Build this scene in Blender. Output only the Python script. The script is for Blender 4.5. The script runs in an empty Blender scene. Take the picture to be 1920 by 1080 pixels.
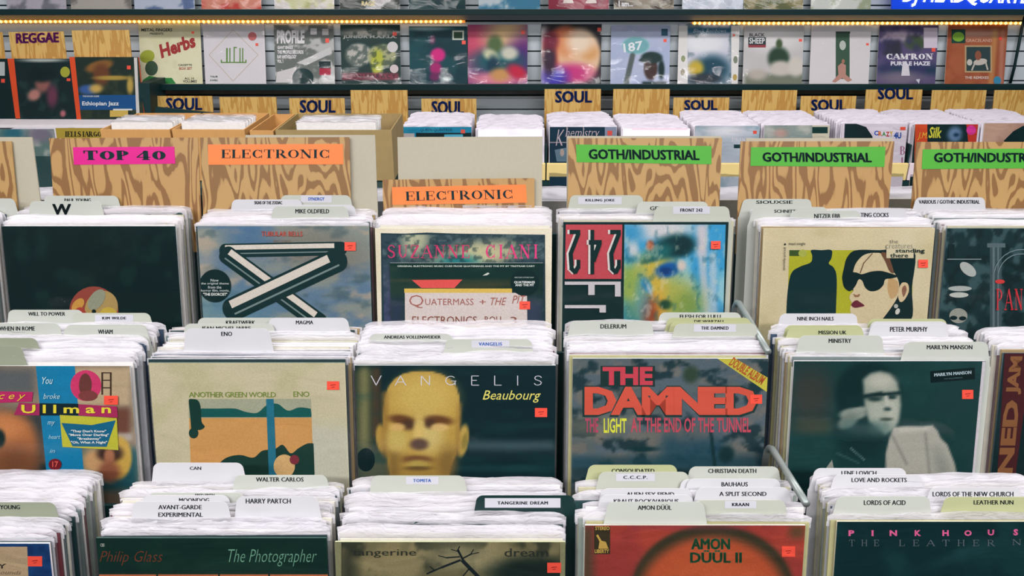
import bpy, bmesh, math, random
import numpy as np
from mathutils import Matrix, Vector
random.seed(7)
rad = math.radians
scene = bpy.context.scene
COL = scene.collection

# ------------------------------------------------------------------ camera
FPX = 1493.33                       # focal length in pixels of a 1920 wide frame
PITCH = rad(23.0)
CAM = np.array([0.0, 0.0, 1.75])
FWD = np.array([0, math.cos(PITCH), -math.sin(PITCH)])
UPV = np.array([0, math.sin(PITCH), math.cos(PITCH)])
RGT = np.array([1.0, 0, 0])
cd = bpy.data.cameras.new('camera')
cd.sensor_width = 36.0
cd.lens = 36.0 * FPX / 1920.0
cd.clip_start = 0.02
cam = bpy.data.objects.new('camera', cd)
cam.location = CAM
cam.rotation_euler = (math.pi / 2 - PITCH, 0, 0)
COL.objects.link(cam)
scene.camera = cam

# ------------------------------------------------------------------ light
world = bpy.data.worlds.new('shop_ambient')
scene.world = world
world.use_nodes = True
world.node_tree.nodes['Background'].inputs[0].default_value = (0.86, 0.93, 1.0, 1)
world.node_tree.nodes['Background'].inputs[1].default_value = 0.20
LAMPS = [(-1.4, -1.6, 105), (1.4, -1.6, 105), (-1.4, -0.4, 55), (1.4, -0.4, 55), (-1.6, 1.6, 24), (1.6, 1.6, 24), (-1.7, 2.35, 60), (1.7, 2.35, 60)]
for i, (x, y, e) in enumerate(LAMPS):
    ld = bpy.data.lights.new('ceiling_tube', 'AREA')
    ld.shape = 'RECTANGLE'; ld.size = 2.4; ld.size_y = 0.28
    ld.energy = e; ld.color = (1.0, 0.965, 0.965)
    lo = bpy.data.objects.new('ceiling_tube', ld)
    lo.location = (x, y, 3.05)
    COL.objects.link(lo)
vs = scene.view_settings
vs.view_transform = 'Standard'; vs.look = 'None'; vs.exposure = 0.0; vs.gamma = 1.0
vs.use_curve_mapping = False
scene.cycles.transparent_max_bounces = 10
scene.cycles.max_bounces = 3
scene.cycles.diffuse_bounces = 2
scene.cycles.glossy_bounces = 2
scene.cycles.transmission_bounces = 2
scene.cycles.adaptive_threshold = 0.05
scene.cycles.caustics_reflective = False

# ------------------------------------------------------------------ helpers
def lin(c):
    a = np.asarray(c, float) / 255.0
    return np.where(a <= 0.04045, a / 12.92, ((a + 0.055) / 1.055) ** 2.4)

def ray(px, py):
    return FWD + RGT * ((px - 960.0) / FPX) + UPV * ((540.0 - py) / FPX)

def at_depth(px, py, d):
    return CAM + ray(px, py) * d

def at_Y(px, py, Y):
    r = ray(px, py)
    return CAM + r * (Y / r[1])

def proj(P):
    q = np.asarray(P) - CAM
    d = q @ FWD
    return 960 + FPX * (q @ RGT) / d, 540 - FPX * (q @ UPV) / d

class Frame:
    """a leaning sheet: local x right, local y into the pack, local z up the sheet"""
    def __init__(s, O, lean):
        s.O = np.asarray(O, float); s.lean = lean
        s.U = np.array([1.0, 0, 0]); s.V = np.array([0, math.sin(lean), math.cos(lean)])
        s.W = np.array([0, math.cos(lean), -math.sin(lean)])
    def loc(s, pts, w=0.0):
        """photo pixels -> local (x, y, z) on the sheet plane y = w"""
        pts = np.asarray(pts, float).reshape(-1, 2)
        D = FWD[None] + RGT[None] * ((pts[:, :1] - 960) / FPX) + UPV[None] * ((540 - pts[:, 1:]) / FPX)
        t = ((s.O - CAM) @ s.W + w) / (D @ s.W)
        Q = CAM + D * t[:, None] - s.O
        return np.stack([Q @ s.U, np.full(len(pts), w), Q @ s.V], 1)
    def world(s, l):
        return s.O + s.U * l[0] + s.W * l[1] + s.V * l[2]
    def place(s, o):
        o.location = s.O; o.rotation_euler = (-s.lean, 0, 0)

def tag(o, label, cat, group=None, kind=None):
    if label: o['label'] = label
    if cat: o['category'] = cat
    if group: o['group'] = group
    if kind: o['kind'] = kind
    return o

def empty(name, label=None, cat=None, group=None, loc=(0, 0, 0)):
    o = bpy.data.objects.new(name, None)
    o.empty_display_size = 0.05
    o.location = loc
    COL.objects.link(o)
    return tag(o, label, cat, group)

def link(name, me, m=None, parent=None):
    if m is not None and not me.materials: me.materials.append(m)
    o = bpy.data.objects.new(name, me)
    COL.objects.link(o)
    if parent is not None: o.parent = parent
    return o

def mesh(name, verts, faces, smooth=False):
    me = bpy.data.meshes.new(name)
    me.from_pydata([tuple(map(float, v)) for v in verts], [], [tuple(int(i) for i in f) for f in faces])
    if smooth:
        me.polygons.foreach_set('use_smooth', [True] * len(me.polygons))
    me.update()
    return me

class MB:
    def __init__(s): s.v = []; s.f = []
    def box(s, a, b):
        x0, y0, z0 = a; x1, y1, z1 = b; n = len(s.v)
        s.v += [(x0, y0, z0), (x1, y0, z0), (x1, y1, z0), (x0, y1, z0), (x0, y0, z1), (x1, y0, z1), (x1, y1, z1), (x0, y1, z1)]
        s.f += [tuple(n + i for i in q) for q in ((0, 3, 2, 1), (4, 5, 6, 7), (0, 1, 5, 4), (1, 2, 6, 5), (2, 3, 7, 6), (3, 0, 4, 7))]
        return s
    def prism(s, pts, y0, y1):
        """outline (x,z) extruded along local y"""
        n = len(s.v); k = len(pts)
        s.v += [(p[0], y0, p[1]) for p in pts] + [(p[0], y1, p[1]) for p in pts]
        s.f += [tuple(range(n, n + k)), tuple(range(n + 2 * k - 1, n + k - 1, -1))]
        s.f += [(n + (i + 1) % k, n + i, n + k + i, n + k + (i + 1) % k) for i in range(k)]
        return s
    def tube(s, path, r, seg=10, caps=True):
        P = [np.array(p, float) for p in path]; n0 = len(s.v)
        for i, p in enumerate(P):
            t = P[min(i + 1, len(P) - 1)] - P[max(i - 1, 0)]; t /= np.linalg.norm(t)
            a = np.cross(t, [0, 0, 1.0])
            if np.linalg.norm(a) < 1e-3: a = np.cross(t, [1.0, 0, 0])
            a /= np.linalg.norm(a); b = np.cross(t, a)
            for k in range(seg):
                th = 2 * math.pi * k / seg
                s.v.append(tuple(p + r * (math.cos(th) * a + math.sin(th) * b)))
        for i in range(len(P) - 1):
            for k in range(seg):
                s.f.append((n0 + i * seg + k, n0 + i * seg + (k + 1) % seg, n0 + (i + 1) * seg + (k + 1) % seg, n0 + (i + 1) * seg + k))
        if caps:
            s.f.append(tuple(range(n0 + seg - 1, n0 - 1, -1)))
            m = n0 + (len(P) - 1) * seg
            s.f.append(tuple(range(m, m + seg)))
        return s
    def mesh(s, name='mesh', smooth=False): return mesh(name, s.v, s.f, smooth)

def bevel(o, w=0.002, seg=2):
    b = o.modifiers.new('bevel', 'BEVEL'); b.width = w; b.segments = seg; b.limit_method = 'ANGLE'
    return o

# ------------------------------------------------------------------ materials
MATS = {}
def mat(name, col, rough=0.5, var=0.06, scale=30.0, spec=0.4, metal=0.0, bump=0.0, coat=0.0, emit=None, estr=0.0):
    """plain surface: colour with a little procedural mottling"""
    if name in MATS: return MATS[name]
    m = bpy.data.materials.new(name); m.use_nodes = True
    nt = m.node_tree; b = nt.nodes['Principled BSDF']
    c = lin(col)
    tc = nt.nodes.new('ShaderNodeTexCoord')
    nz = nt.nodes.new('ShaderNodeTexNoise'); nz.inputs['Scale'].default_value = scale; nz.inputs['Detail'].default_value = 4
    nt.links.new(tc.outputs['Object'], nz.inputs['Vector'])
    mx = nt.nodes.new('ShaderNodeMix'); mx.data_type = 'RGBA'
    mx.inputs[6].default_value = tuple(c * (1 - var)) + (1,)
    mx.inputs[7].default_value = tuple(np.minimum(c * (1 + var), 1)) + (1,)
    nt.links.new(nz.outputs['Fac'], mx.inputs[0])
    nt.links.new(mx.outputs[2], b.inputs['Base Color'])
    b.inputs['Roughness'].default_value = rough
    b.inputs['Specular IOR Level'].default_value = spec
    b.inputs['Metallic'].default_value = metal
    b.inputs['Coat Weight'].default_value = coat
    b.inputs['Coat Roughness'].default_value = 0.12
    if bump:
        bp = nt.nodes.new('ShaderNodeBump'); bp.inputs['Strength'].default_value = bump; bp.inputs['Distance'].default_value = 0.003
        nt.links.new(nz.outputs['Fac'], bp.inputs['Height']); nt.links.new(bp.outputs[0], b.inputs['Normal'])
    if emit is not None:
        b.inputs['Emission Color'].default_value = tuple(lin(emit)) + (1,)
        b.inputs['Emission Strength'].default_value = estr
    MATS[name] = m
    return m

def ink(col):
    col = tuple(int(c) for c in col)
    return mat('ink_%02x%02x%02x' % col, col, rough=0.5, var=0.03, scale=200, spec=.12)

def print_mat():
    if 'cover_print' in MATS: return MATS['cover_print']
    m = bpy.data.materials.new('cover_print'); m.use_nodes = True
    nt = m.node_tree; b = nt.nodes['Principled BSDF']
    at = nt.nodes.new('ShaderNodeAttribute'); at.attribute_name = 'Col'
    tc = nt.nodes.new('ShaderNodeTexCoord')
    nz = nt.nodes.new('ShaderNodeTexNoise'); nz.inputs['Scale'].default_value = 420; nz.inputs['Detail'].default_value = 3
    nt.links.new(tc.outputs['Object'], nz.inputs['Vector'])
    mr = nt.nodes.new('ShaderNodeMapRange'); mr.inputs[3].default_value = 0.78; mr.inputs[4].default_value = 1.22
    nt.links.new(nz.outputs['Fac'], mr.inputs[0])
    mx = nt.nodes.new('ShaderNodeVectorMath'); mx.operation = 'SCALE'
    nt.links.new(at.outputs['Color'], mx.inputs[0]); nt.links.new(mr.outputs[0], mx.inputs['Scale'])
    nt.links.new(mx.outputs[0], b.inputs['Base Color'])
    b.inputs['Roughness'].default_value = 0.5; b.inputs['Specular IOR Level'].default_value = 0.12
    MATS['cover_print'] = m
    return m

def film_mat(name, haze, rough, bump, scale, gloss=1.0):
    """thin clear plastic: mostly see-through, glossy, a little milky"""
    if name in MATS: return MATS[name]
    m = bpy.data.materials.new(name); m.use_nodes = True
    nt = m.node_tree; N = nt.nodes
    for n in list(N): N.remove(n)
    out = N.new('ShaderNodeOutputMaterial')
    tr = N.new('ShaderNodeBsdfTransparent'); tr.inputs[0].default_value = (0.97, 0.98, 0.98, 1)
    df = N.new('ShaderNodeBsdfDiffuse'); df.inputs[0].default_value = (0.88, 0.86, 0.91, 1)
    tl = N.new('ShaderNodeBsdfTranslucent'); tl.inputs[0].default_value = (0.88, 0.86, 0.91, 1)
    gl = N.new('ShaderNodeBsdfGlossy'); gl.inputs[0].default_value = (gloss, gloss, gloss, 1); gl.inputs['Roughness'].default_value = rough
    tc = N.new('ShaderNodeTexCoord')
    mp = N.new('ShaderNodeMapping'); mp.inputs['Scale'].default_value = (1, 1, 2.2)
    nz = N.new('ShaderNodeTexNoise'); nz.inputs['Scale'].default_value = scale; nz.inputs['Detail'].default_value = 3; nz.inputs['Distortion'].default_value = 1.2
    nt.links.new(tc.outputs['Object'], mp.inputs[0]); nt.links.new(mp.outputs[0], nz.inputs['Vector'])
    bp = N.new('ShaderNodeBump'); bp.inputs['Strength'].default_value = bump; bp.inputs['Distance'].default_value = 0.004
    nt.links.new(nz.outputs['Fac'], bp.inputs['Height'])
    for n in (gl, df): nt.links.new(bp.outputs[0], n.inputs['Normal'])
    md = N.new('ShaderNodeMixShader'); md.inputs[0].default_value = 0.45
    nt.links.new(df.outputs[0], md.inputs[1]); nt.links.new(tl.outputs[0], md.inputs[2])
    m1 = N.new('ShaderNodeMixShader'); m1.inputs[0].default_value = haze
    nt.links.new(tr.outputs[0], m1.inputs[1]); nt.links.new(md.outputs[0], m1.inputs[2])
    fr = N.new('ShaderNodeFresnel'); fr.inputs[0].default_value = 1.38
    nt.links.new(bp.outputs[0], fr.inputs['Normal'])
    m2 = N.new('ShaderNodeMixShader')
    nt.links.new(fr.outputs[0], m2.inputs[0]); nt.links.new(m1.outputs[0], m2.inputs[1]); nt.links.new(gl.outputs[0], m2.inputs[2])
    nt.links.new(m2.outputs[0], out.inputs[0])
    MATS[name] = m
    return m
BAG = film_mat('milky_plastic_bag', 0.66, 0.12, 0.75, 46)
HEM = film_mat('clear_bag_hem', 0.10, 0.15, 0.3, 30)
FILM = film_mat('clear_plastic_film', 0.0, 0.10, 0.25, 9, 0.6)
SHRINK = film_mat('tight_shrink_film', 0.0, 0.07, 0.30, 6, 0.75)

def wood_mat(name, light, dark, scale=1.0, bands=9.0, stretch=0.45, seed=0.0):
    """rotary cut plywood figure: contour lines of a stretched noise field"""
    if name in MATS: return MATS[name]
    m = bpy.data.materials.new(name); m.use_nodes = True
    nt = m.node_tree; b = nt.nodes['Principled BSDF']; N = nt.nodes
    tc = N.new('ShaderNodeTexCoord')
    mp = N.new('ShaderNodeMapping'); mp.inputs['Scale'].default_value = (1, 1, stretch); mp.inputs['Location'].default_value = (seed, seed * 0.7, seed * 1.3)
    nt.links.new(tc.outputs['Object'], mp.inputs[0])
    n1 = N.new('ShaderNodeTexNoise'); n1.inputs['Scale'].default_value = 14 * scale; n1.inputs['Detail'].default_value = 1.6; n1.inputs['Distortion'].default_value = 0.5
    nt.links.new(mp.outputs[0], n1.inputs['Vector'])
    mu = N.new('ShaderNodeMath'); mu.operation = 'MULTIPLY'; mu.inputs[1].default_value = bands * 6.283
    nt.links.new(n1.outputs['Fac'], mu.inputs[0])
    sn = N.new('ShaderNodeMath'); sn.operation = 'SINE'; nt.links.new(mu.outputs[0], sn.inputs[0])
    n2 = N.new('ShaderNodeTexNoise'); n2.inputs['Scale'].default_value = 160; n2.inputs['Detail'].default_value = 4
    nt.links.new(mp.outputs[0], n2.inputs['Vector'])
    ad = N.new('ShaderNodeMath'); ad.operation = 'MULTIPLY_ADD'; ad.inputs[1].default_value = 1.6
    nt.links.new(n2.outputs['Fac'], ad.inputs[0]); nt.links.new(sn.outputs[0], ad.inputs[2])
    cr = N.new('ShaderNodeValToRGB')
    cr.color_ramp.elements[0].position = 0.35; cr.color_ramp.elements[0].color = tuple(lin(dark)) + (1,)
    cr.color_ramp.elements[1].position = 1.0; cr.color_ramp.elements[1].color = tuple(lin(light)) + (1,)
    e = cr.color_ramp.elements.new(0.62); e.color = tuple(lin(light) * 0.8 + lin(dark) * 0.2) + (1,)
    nt.links.new(ad.outputs[0], cr.inputs[0]); nt.links.new(cr.outputs[0], b.inputs['Base Color'])
    b.inputs['Roughness'].default_value = 0.42
    MATS[name] = m
    return m

# ------------------------------------------------------------------ numpy noise for printed artwork
def vnoise(x, y, seed):
    xi = np.floor(x).astype(np.int64); yi = np.floor(y).astype(np.int64)
    fx = x - xi; fy = y - yi
    fx = fx * fx * (3 - 2 * fx); fy = fy * fy * (3 - 2 * fy)
    def h(a, b):
        n = (a * 374761393 + b * 668265263 + seed * 974634777) & 0x7fffffff
        n = ((n ^ (n >> 13)) * 1274126177) & 0x7fffffff
        return ((n ^ (n >> 16)) & 0xffff) / 65535.0
    a = h(xi, yi); b = h(xi + 1, yi); c = h(xi, yi + 1); d = h(xi + 1, yi + 1)
    return a + (b - a) * fx + (c - a) * fy + (a - b - c + d) * fx * fy

def fbm(x, y, seed, oct=4):
    s = 0; a = 0.5; t = 0
    for i in range(oct):
        s = s + a * vnoise(x, y, seed + i * 17); t += a; a *= 0.5; x = x * 2.03; y = y * 2.03
    return s / t

def sstep(e0, e1, x):
    t = np.clip((x - e0) / (e1 - e0 + 1e-9), 0, 1)
    return t * t * (3 - 2 * t)

def paint(X, Y, base, ops):
    C = np.empty(X.shape + (3,)); C[:] = np.asarray(base, float)
    for op in ops:
        k = op[0]; col = np.asarray(op[1], float)
        if k == 'n':       # mottling: scale px, low, high threshold, seed, opacity
            _, _, sc, lo, hi, seed, al = op[:7]
            sy = op[7] if len(op) > 7 else sc
            m = sstep(lo, hi, fbm(X / sc, Y / sy, seed)) * al
        elif k == 'e':     # soft ellipse
            _, _, cx, cy, rx, ry, soft = op[:7]
            rot = rad(op[7]) if len(op) > 7 else 0; al = op[8] if len(op) > 8 else 1.0
            dx = X - cx; dy = Y - cy
            u = dx * math.cos(rot) + dy * math.sin(rot); v = -dx * math.sin(rot) + dy * math.cos(rot)
            r = np.sqrt((u / rx) ** 2 + (v / ry) ** 2)
            m = (1 - sstep(1 - soft, 1 + soft, r)) * al
        elif k == 'r':     # soft rectangle
            _, _, x0, y0, x1, y1, soft = op[:7]; al = op[7] if len(op) > 7 else 1.0
            m = sstep(x0 - soft, x0 + soft, X) * (1 - sstep(x1 - soft, x1 + soft, X)) * sstep(y0 - soft, y0 + soft, Y) * (1 - sstep(y1 - soft, y1 + soft, Y)) * al
        elif k == 'l':     # soft stroke
            _, _, x0, y0, x1, y1, wd, soft = op[:8]; al = op[8] if len(op) > 8 else 1.0
            dx, dy = x1 - x0, y1 - y0; L2 = dx * dx + dy * dy
            t = np.clip(((X - x0) * dx + (Y - y0) * dy) / L2, 0, 1)
            d = np.hypot(X - x0 - t * dx, Y - y0 - t * dy)
            m = (1 - sstep(wd - soft, wd + soft, d)) * al
        elif k == 'p':     # soft polygon
            _, _, pts, soft = op[:4]; al = op[4] if len(op) > 4 else 1.0
            ins = np.zeros(X.shape, bool); dm = np.full(X.shape, 1e9)
            for i in range(len(pts)):
                (ax, ay), (bx, by) = pts[i], pts[(i + 1) % len(pts)]
                with np.errstate(divide='ignore', invalid='ignore'):
                    ins ^= ((ay > Y) != (by > Y)) & (X < (bx - ax) * (Y - ay) / (by - ay + 1e-12) + ax)
                t = np.clip(((X - ax) * (bx - ax) + (Y - ay) * (by - ay)) / ((bx - ax) ** 2 + (by - ay) ** 2 + 1e-9), 0, 1)
                dm = np.minimum(dm, np.hypot(X - ax - t * (bx - ax), Y - ay - t * (by - ay)))
            m = sstep(-soft, soft, np.where(ins, dm, -dm)) * al
        C = C * (1 - m[..., None]) + col * m[..., None]
    return C
# ------------------------------------------------------------------ lettering
TXT = {}
GL = {  # simple drawn alphabet: (width, strokes); l = line, a = arc, s = serif bar
 'A': (0.86, [('l', .02, 0, .43, 1, 't'), ('l', .84, 0, .43, 1, 'k'), ('l', .18, .34, .68, .34, 't'), ('s', .04, 0), ('s', .82, 0)]),
 'B': (0.72, [('l', .14, 0, .14, 1, 'k'), ('a', .34, .26, .32, .26, -90, 90), ('a', .34, .76, .28, .24, -90, 90), ('l', .14, .5, .36, .5, 't'), ('l', .14, 0, .36, 0, 't'), ('l', .14, 1, .36, 1, 't')]),
 'C': (0.86, [('a', .46, .5, .42, .5, 42, 318), ('l', .78, .62, .78, .98, 't'), ('l', .78, .02, .78, .3, 't')]),
 'D': (0.84, [('l', .16, 0, .16, 1, 'k'), ('a', .34, .5, .46, .5, -90, 90), ('l', .1, 0, .36, 0, 't'), ('l', .1, 1, .36, 1, 't')]),
 'E': (0.74, [('l', .16, 0, .16, 1, 'k'), ('l', .02, 1, .68, 1, 't'), ('l', .02, 0, .70, 0, 't'), ('l', .16, .52, .52, .52, 't'), ('l', .68, .78, .68, 1, 't'), ('l', .70, 0, .70, .24, 't'), ('l', .52, .4, .52, .64, 't')]),
 'G': (0.88, [('a', .46, .5, .42, .5, 42, 330), ('l', .80, .05, .80, .45, 'k'), ('l', .52, .45, .86, .45, 't')]),
 'H': (0.86, [('l', .14, 0, .14, 1, 'k'), ('l', .72, 0, .72, 1, 'k'), ('l', .14, .5, .72, .5, 't'), ('s', .14, 0), ('s', .14, 1), ('s', .72, 0), ('s', .72, 1)]),
 'I': (0.40, [('l', .2, 0, .2, 1, 'k'), ('s', .2, 0), ('s', .2, 1)]),
 'L': (0.70, [('l', .16, 0, .16, 1, 'k'), ('l', .02, 0, .66, 0, 't'), ('l', .66, 0, .66, .3, 't'), ('s', .16, 1)]),
 'M': (1.05, [('l', .14, 0, .14, 1, 't'), ('l', .14, 1, .52, .05, 'k'), ('l', .90, 1, .52, .05, 't'), ('l', .90, 0, .90, 1, 'k'), ('s', .14, 0), ('s', .90, 0)]),
 'N': (0.92, [('l', .14, 0, .14, 1, 't'), ('l', .14, 1, .78, 0, 'k'), ('l', .78, 0, .78, 1, 't'), ('s', .14, 0), ('s', .12, 1), ('s', .78, 1)]),
 'O': (0.92, [('a', .46, .5, .44, .5, 0, 360)]),
 'P': (0.78, [('l', .18, 0, .18, 1, 'k'), ('a', .40, .74, .32, .26, -90, 90), ('l', .04, 1, .42, 1, 't'), ('l', .18, .48, .42, .48, 't'), ('s', .18, 0)]),
 'R': (0.90, [('l', .18, 0, .18, 1, 'k'), ('a', .42, .74, .30, .26, -90, 90), ('l', .04, 1, .44, 1, 't'), ('l', .18, .48, .44, .48, 't'), ('l', .44, .48, .80, 0, 'k'), ('s', .18, 0), ('s', .82, 0)]),
 'S': (0.66, [('p', [(.60, .82), (.50, .96), (.33, 1), (.16, .94), (.08, .78), (.14, .62), (.33, .52), (.52, .42), (.60, .26), (.52, .08), (.33, 0), (.14, .05), (.05, .2)], 'm')]),
 'T': (0.84, [('l', .42, 0, .42, 1, 'k'), ('l', .04, 1, .80, 1, 't'), ('l', .04, .76, .04, 1, 't'), ('l', .80, .76, .80, 1, 't'), ('s', .42, 0)]),
 'U': (0.86, [('l', .14, .3, .14, 1, 'k'), ('l', .72, .3, .72, 1, 't'), ('a', .43, .3, .29, .3, 180, 360), ('s', .14, 1), ('s', .72, 1)]),
 'V': (0.84, [('l', .04, 1, .42, 0, 'k'), ('l', .80, 1, .42, 0, 't'), ('s', .06, 1), ('s', .78, 1)]),
 'Z': (0.74, [('l', .04, 1, .68, 1, 't'), ('l', .68, 1, .06, 0, 'k'), ('l', .04, 0, .70, 0, 't'), ('l', .70, 0, .70, .24, 't'), ('l', .05, .76, .05, 1, 't')]),
 '4': (0.80, [('l', .54, 0, .54, 1, 'k'), ('l', .54, 1, .04, .3, 't'), ('l', .04, .27, .76, .27, 't'), ('s', .54, 0)]),
 '0': (0.86, [('a', .43, .5, .40, .5, 0, 360)]),
 "'": (0.22, [('l', .11, .72, .11, 1, 'k')]),
 ' ': (0.22, []),
}
def stroke_text(s, thick, thin, serif, space):
    V = []; F = []; x = 0.0
    def quad(a, b, c, d):
        n = len(V); V.extend([a, b, c, d]); F.append((n, n + 1, n + 2, n + 3))
    def seg(x0, y0, x1, y1, w, ext=0.0):
        dx, dy = x1 - x0, y1 - y0; L = math.hypot(dx, dy) or 1e-6
        ux, uy = dx / L, dy / L; nx, ny = -uy * w / 2, ux * w / 2
        x0 -= ux * ext; y0 -= uy * ext; x1 += ux * ext; y1 += uy * ext
        quad((x0 - nx, y0 - ny), (x1 - nx, y1 - ny), (x1 + nx, y1 + ny), (x0 + nx, y0 + ny))
    for ch in s:
        W, st = GL.get(ch, GL['I'])
        for q in st:
            if q[0] == 'l':
                w = thick if q[5] == 'k' else thin
                if not serif and q[1] == q[3] and abs(q[4] - q[2]) < 0.4 and ch in 'CETLZ': continue
                if not serif and q[2] == q[4] and q[1] < .12 and ch in 'ELDPR': q = (q[0], .17) + q[2:]
                seg(x + q[1], q[2], x + q[3], q[4], w, 0 if w == thick and serif else thin / 2)
            elif q[0] == 'p':
                P = q[1]
                for i in range(len(P) - 1):
                    w = thin + (thick - thin) * (0.9 if 4 <= i <= 8 else 0.25)
                    seg(x + P[i][0], P[i][1], x + P[i + 1][0], P[i + 1][1], w, w * 0.2)
            elif q[0] == 's':
                if serif: seg(x + q[1] - thick * .5 - .08, q[2], x + q[1] + thick * .5 + .08, q[2], thin)
            else:
                _, cx, cy, rx, ry, a0, a1 = q; n = 18
                for i in range(n):
                    t0 = rad(a0 + (a1 - a0) * i / n); t1 = rad(a0 + (a1 - a0) * (i + 1) / n)
                    def pt(t, inner):
                        rxx = rx - (thick if inner else 0); ryy = ry - (thin if inner else 0)
                        return (x + cx + rxx * math.cos(t), cy + ryy * math.sin(t))
                    quad(pt(t0, 0), pt(t1, 0), pt(t1, 1), pt(t0, 1))
        x += W + space
    return np.array(V), F

def text_geo(s, style):
    key = (s, style)
    if key in TXT: return TXT[key]
    if style == 'serif': V, F = stroke_text(s, .20, .055, True, .10)
    elif style == 'fat_serif': V, F = stroke_text(s, .30, .09, True, .10)
    elif style == 'thin': V, F = stroke_text(s, .07, .07, False, 1.05)
    elif style == 'thin_serif': V, F = stroke_text(s, .10, .05, True, .9)
    elif style == 'tall_serif': V, F = stroke_text(s, .16, .05, True, .28)
    else:
        cu = bpy.data.curves.new('t', 'FONT'); cu.body = s; cu.resolution_u = 2; cu.fill_mode = 'FRONT'
        if 'bold' in style: cu.offset = 0.022
        if 'semi' in style: cu.offset = 0.0
        if 'type' in style: cu.space_character = 1.15
        if 'heavy' in style: cu.offset = 0.045
        if 'light' in style: cu.offset = -0.012
        if 'ital' in style: cu.shear = 0.32
        if 'wide' in style: cu.space_character = 1.5
        if 'tight' in style: cu.space_character = 0.88
        ob = bpy.data.objects.new('t', cu)
        me = bpy.data.meshes.new_from_object(ob)
        V = np.array([(v.co.x, v.co.y) for v in me.vertices]) if len(me.vertices) else np.zeros((3, 2))
        F = [tuple(p.vertices) for p in me.polygons]
        bpy.data.objects.remove(ob); bpy.data.curves.remove(cu); bpy.data.meshes.remove(me)
    lo = V.min(0); hi = V.max(0)
    V = (V - lo) / np.maximum(hi - lo, 1e-6)
    TXT[key] = (V, F)
    return V, F

def lettering(fr, parent, s, box, col, style='sans', w=-0.001, name='lettering'):
    """box = (x0, x1, ytop, ybottom) in photo pixels, or [bottom-left, bottom-right, top-left]"""
    V, F = text_geo(s, style)
    if len(box) == 4:
        x0, x1, y0, y1 = box
        bl, br, tl = np.array([x0, y1]), np.array([x1, y1]), np.array([x0, y0])
    else:
        bl, br, tl = [np.array(p, float) for p in box]
    px = bl + V[:, :1] * (br - bl) + V[:, 1:] * (tl - bl)
    k = {'semi': .35, 'type': .45, 'goth': .9, 'soul': 1.1}.get(style, 0)
    if k:       # heavier strokes: the outline repeated a fraction of a pixel aside
        sh = [(-k, 0), (k, 0)] if k < .8 else [(-k, -k * .6), (k, -k * .6), (-k, k * .6), (k, k * .6)]
        n = len(px); F = [tuple(i + j * n for i in f) for j in range(len(sh)) for f in F]
        px = np.concatenate([px + np.array(d) for d in sh])
    me = mesh(name, fr.loc(px, w), F)
    return link(name, me, ink(col), parent)

# ------------------------------------------------------------------ printed covers
STICKER = (250, 82, 62)
def shape_geo(sh):
    k = sh[0]
    if k == 'poly': return np.array(sh[2], float)
    if k == 'spoly':
        P = np.array(sh[2], float); n = len(P); out = []
        for i in range(n):
            a, b, c, d = P[i - 1], P[i], P[(i + 1) % n], P[(i + 2) % n]
            for j in range(5):
                t = j / 5.0
                out.append(.5 * ((2 * b) + (c - a) * t + (2 * a - 5 * b + 4 * c - d) * t * t + (3 * b - a - 3 * c + d) * t ** 3))
        return np.array(out)
    if k == 'rect':
        x0, y0, x1, y1 = sh[2:6]; return np.array([(x0, y1), (x1, y1), (x1, y0), (x0, y0)], float)
    if k == 'ell':
        cx, cy, rx, ry = sh[2:6]; rot = rad(sh[6]) if len(sh) > 6 else 0
        t = np.linspace(0, 2 * math.pi, 29)[:-1]
        u = rx * np.cos(t); v = ry * np.sin(t)
        return np.stack([cx + u * math.cos(rot) - v * math.sin(rot), cy + u * math.sin(rot) + v * math.cos(rot)], 1)
    if k == 'bar':
        x0, y0, x1, y1, w = sh[2:7]; dx, dy = x1 - x0, y1 - y0; L = math.hypot(dx, dy)
        nx, ny = -dy / L * w / 2, dx / L * w / 2
        return np.array([(x0 + nx, y0 + ny), (x1 + nx, y1 + ny), (x1 - nx, y1 - ny), (x0 - nx, y0 - ny)])

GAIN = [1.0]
def print_mesh(fr, W, H, base, ops, shapes, n):
    nx, ny = (n, n) if isinstance(n, int) else n
    us = np.linspace(-W / 2, W / 2, nx); vs_ = np.linspace(0, H, ny)
    U, Vv = np.meshgrid(us, vs_)
    w0 = -0.0004
    P = fr.O + U[..., None] * fr.U + Vv[..., None] * fr.V + w0 * fr.W
    X, Y = proj(P)
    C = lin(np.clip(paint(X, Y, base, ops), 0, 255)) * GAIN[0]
    verts = np.stack([U.ravel(), np.full(U.size, w0), Vv.ravel()], 1)
    i = np.arange((ny - 1) * (nx - 1)); r = i // (nx - 1); c = i % (nx - 1)
    q = np.stack([r * nx + c, r * nx + c + 1, (r + 1) * nx + c + 1, (r + 1) * nx + c], 1)
    faces = [tuple(f) for f in q]
    cols = [C.reshape(-1, 3)]; vv = [verts]; n0 = len(verts); w = w0
    for sh in shapes:
        w -= 0.00012
        g = fr.loc(shape_geo(sh), w)
        g[:, 0] = np.clip(g[:, 0], -W / 2, W / 2); g[:, 2] = np.clip(g[:, 2], 0, H)
        vv.append(g); faces.append(tuple(range(n0, n0 + len(g)))); n0 += len(g)
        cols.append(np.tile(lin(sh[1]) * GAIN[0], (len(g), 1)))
    me = mesh('cover_print', np.concatenate(vv), faces)
    at = me.color_attributes.new('Col', 'FLOAT_COLOR', 'POINT')
    a = np.ones((n0, 4)); a[:, :3] = np.concatenate(cols)
    at.data.foreach_set('color', a.ravel())
    return me, w

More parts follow.
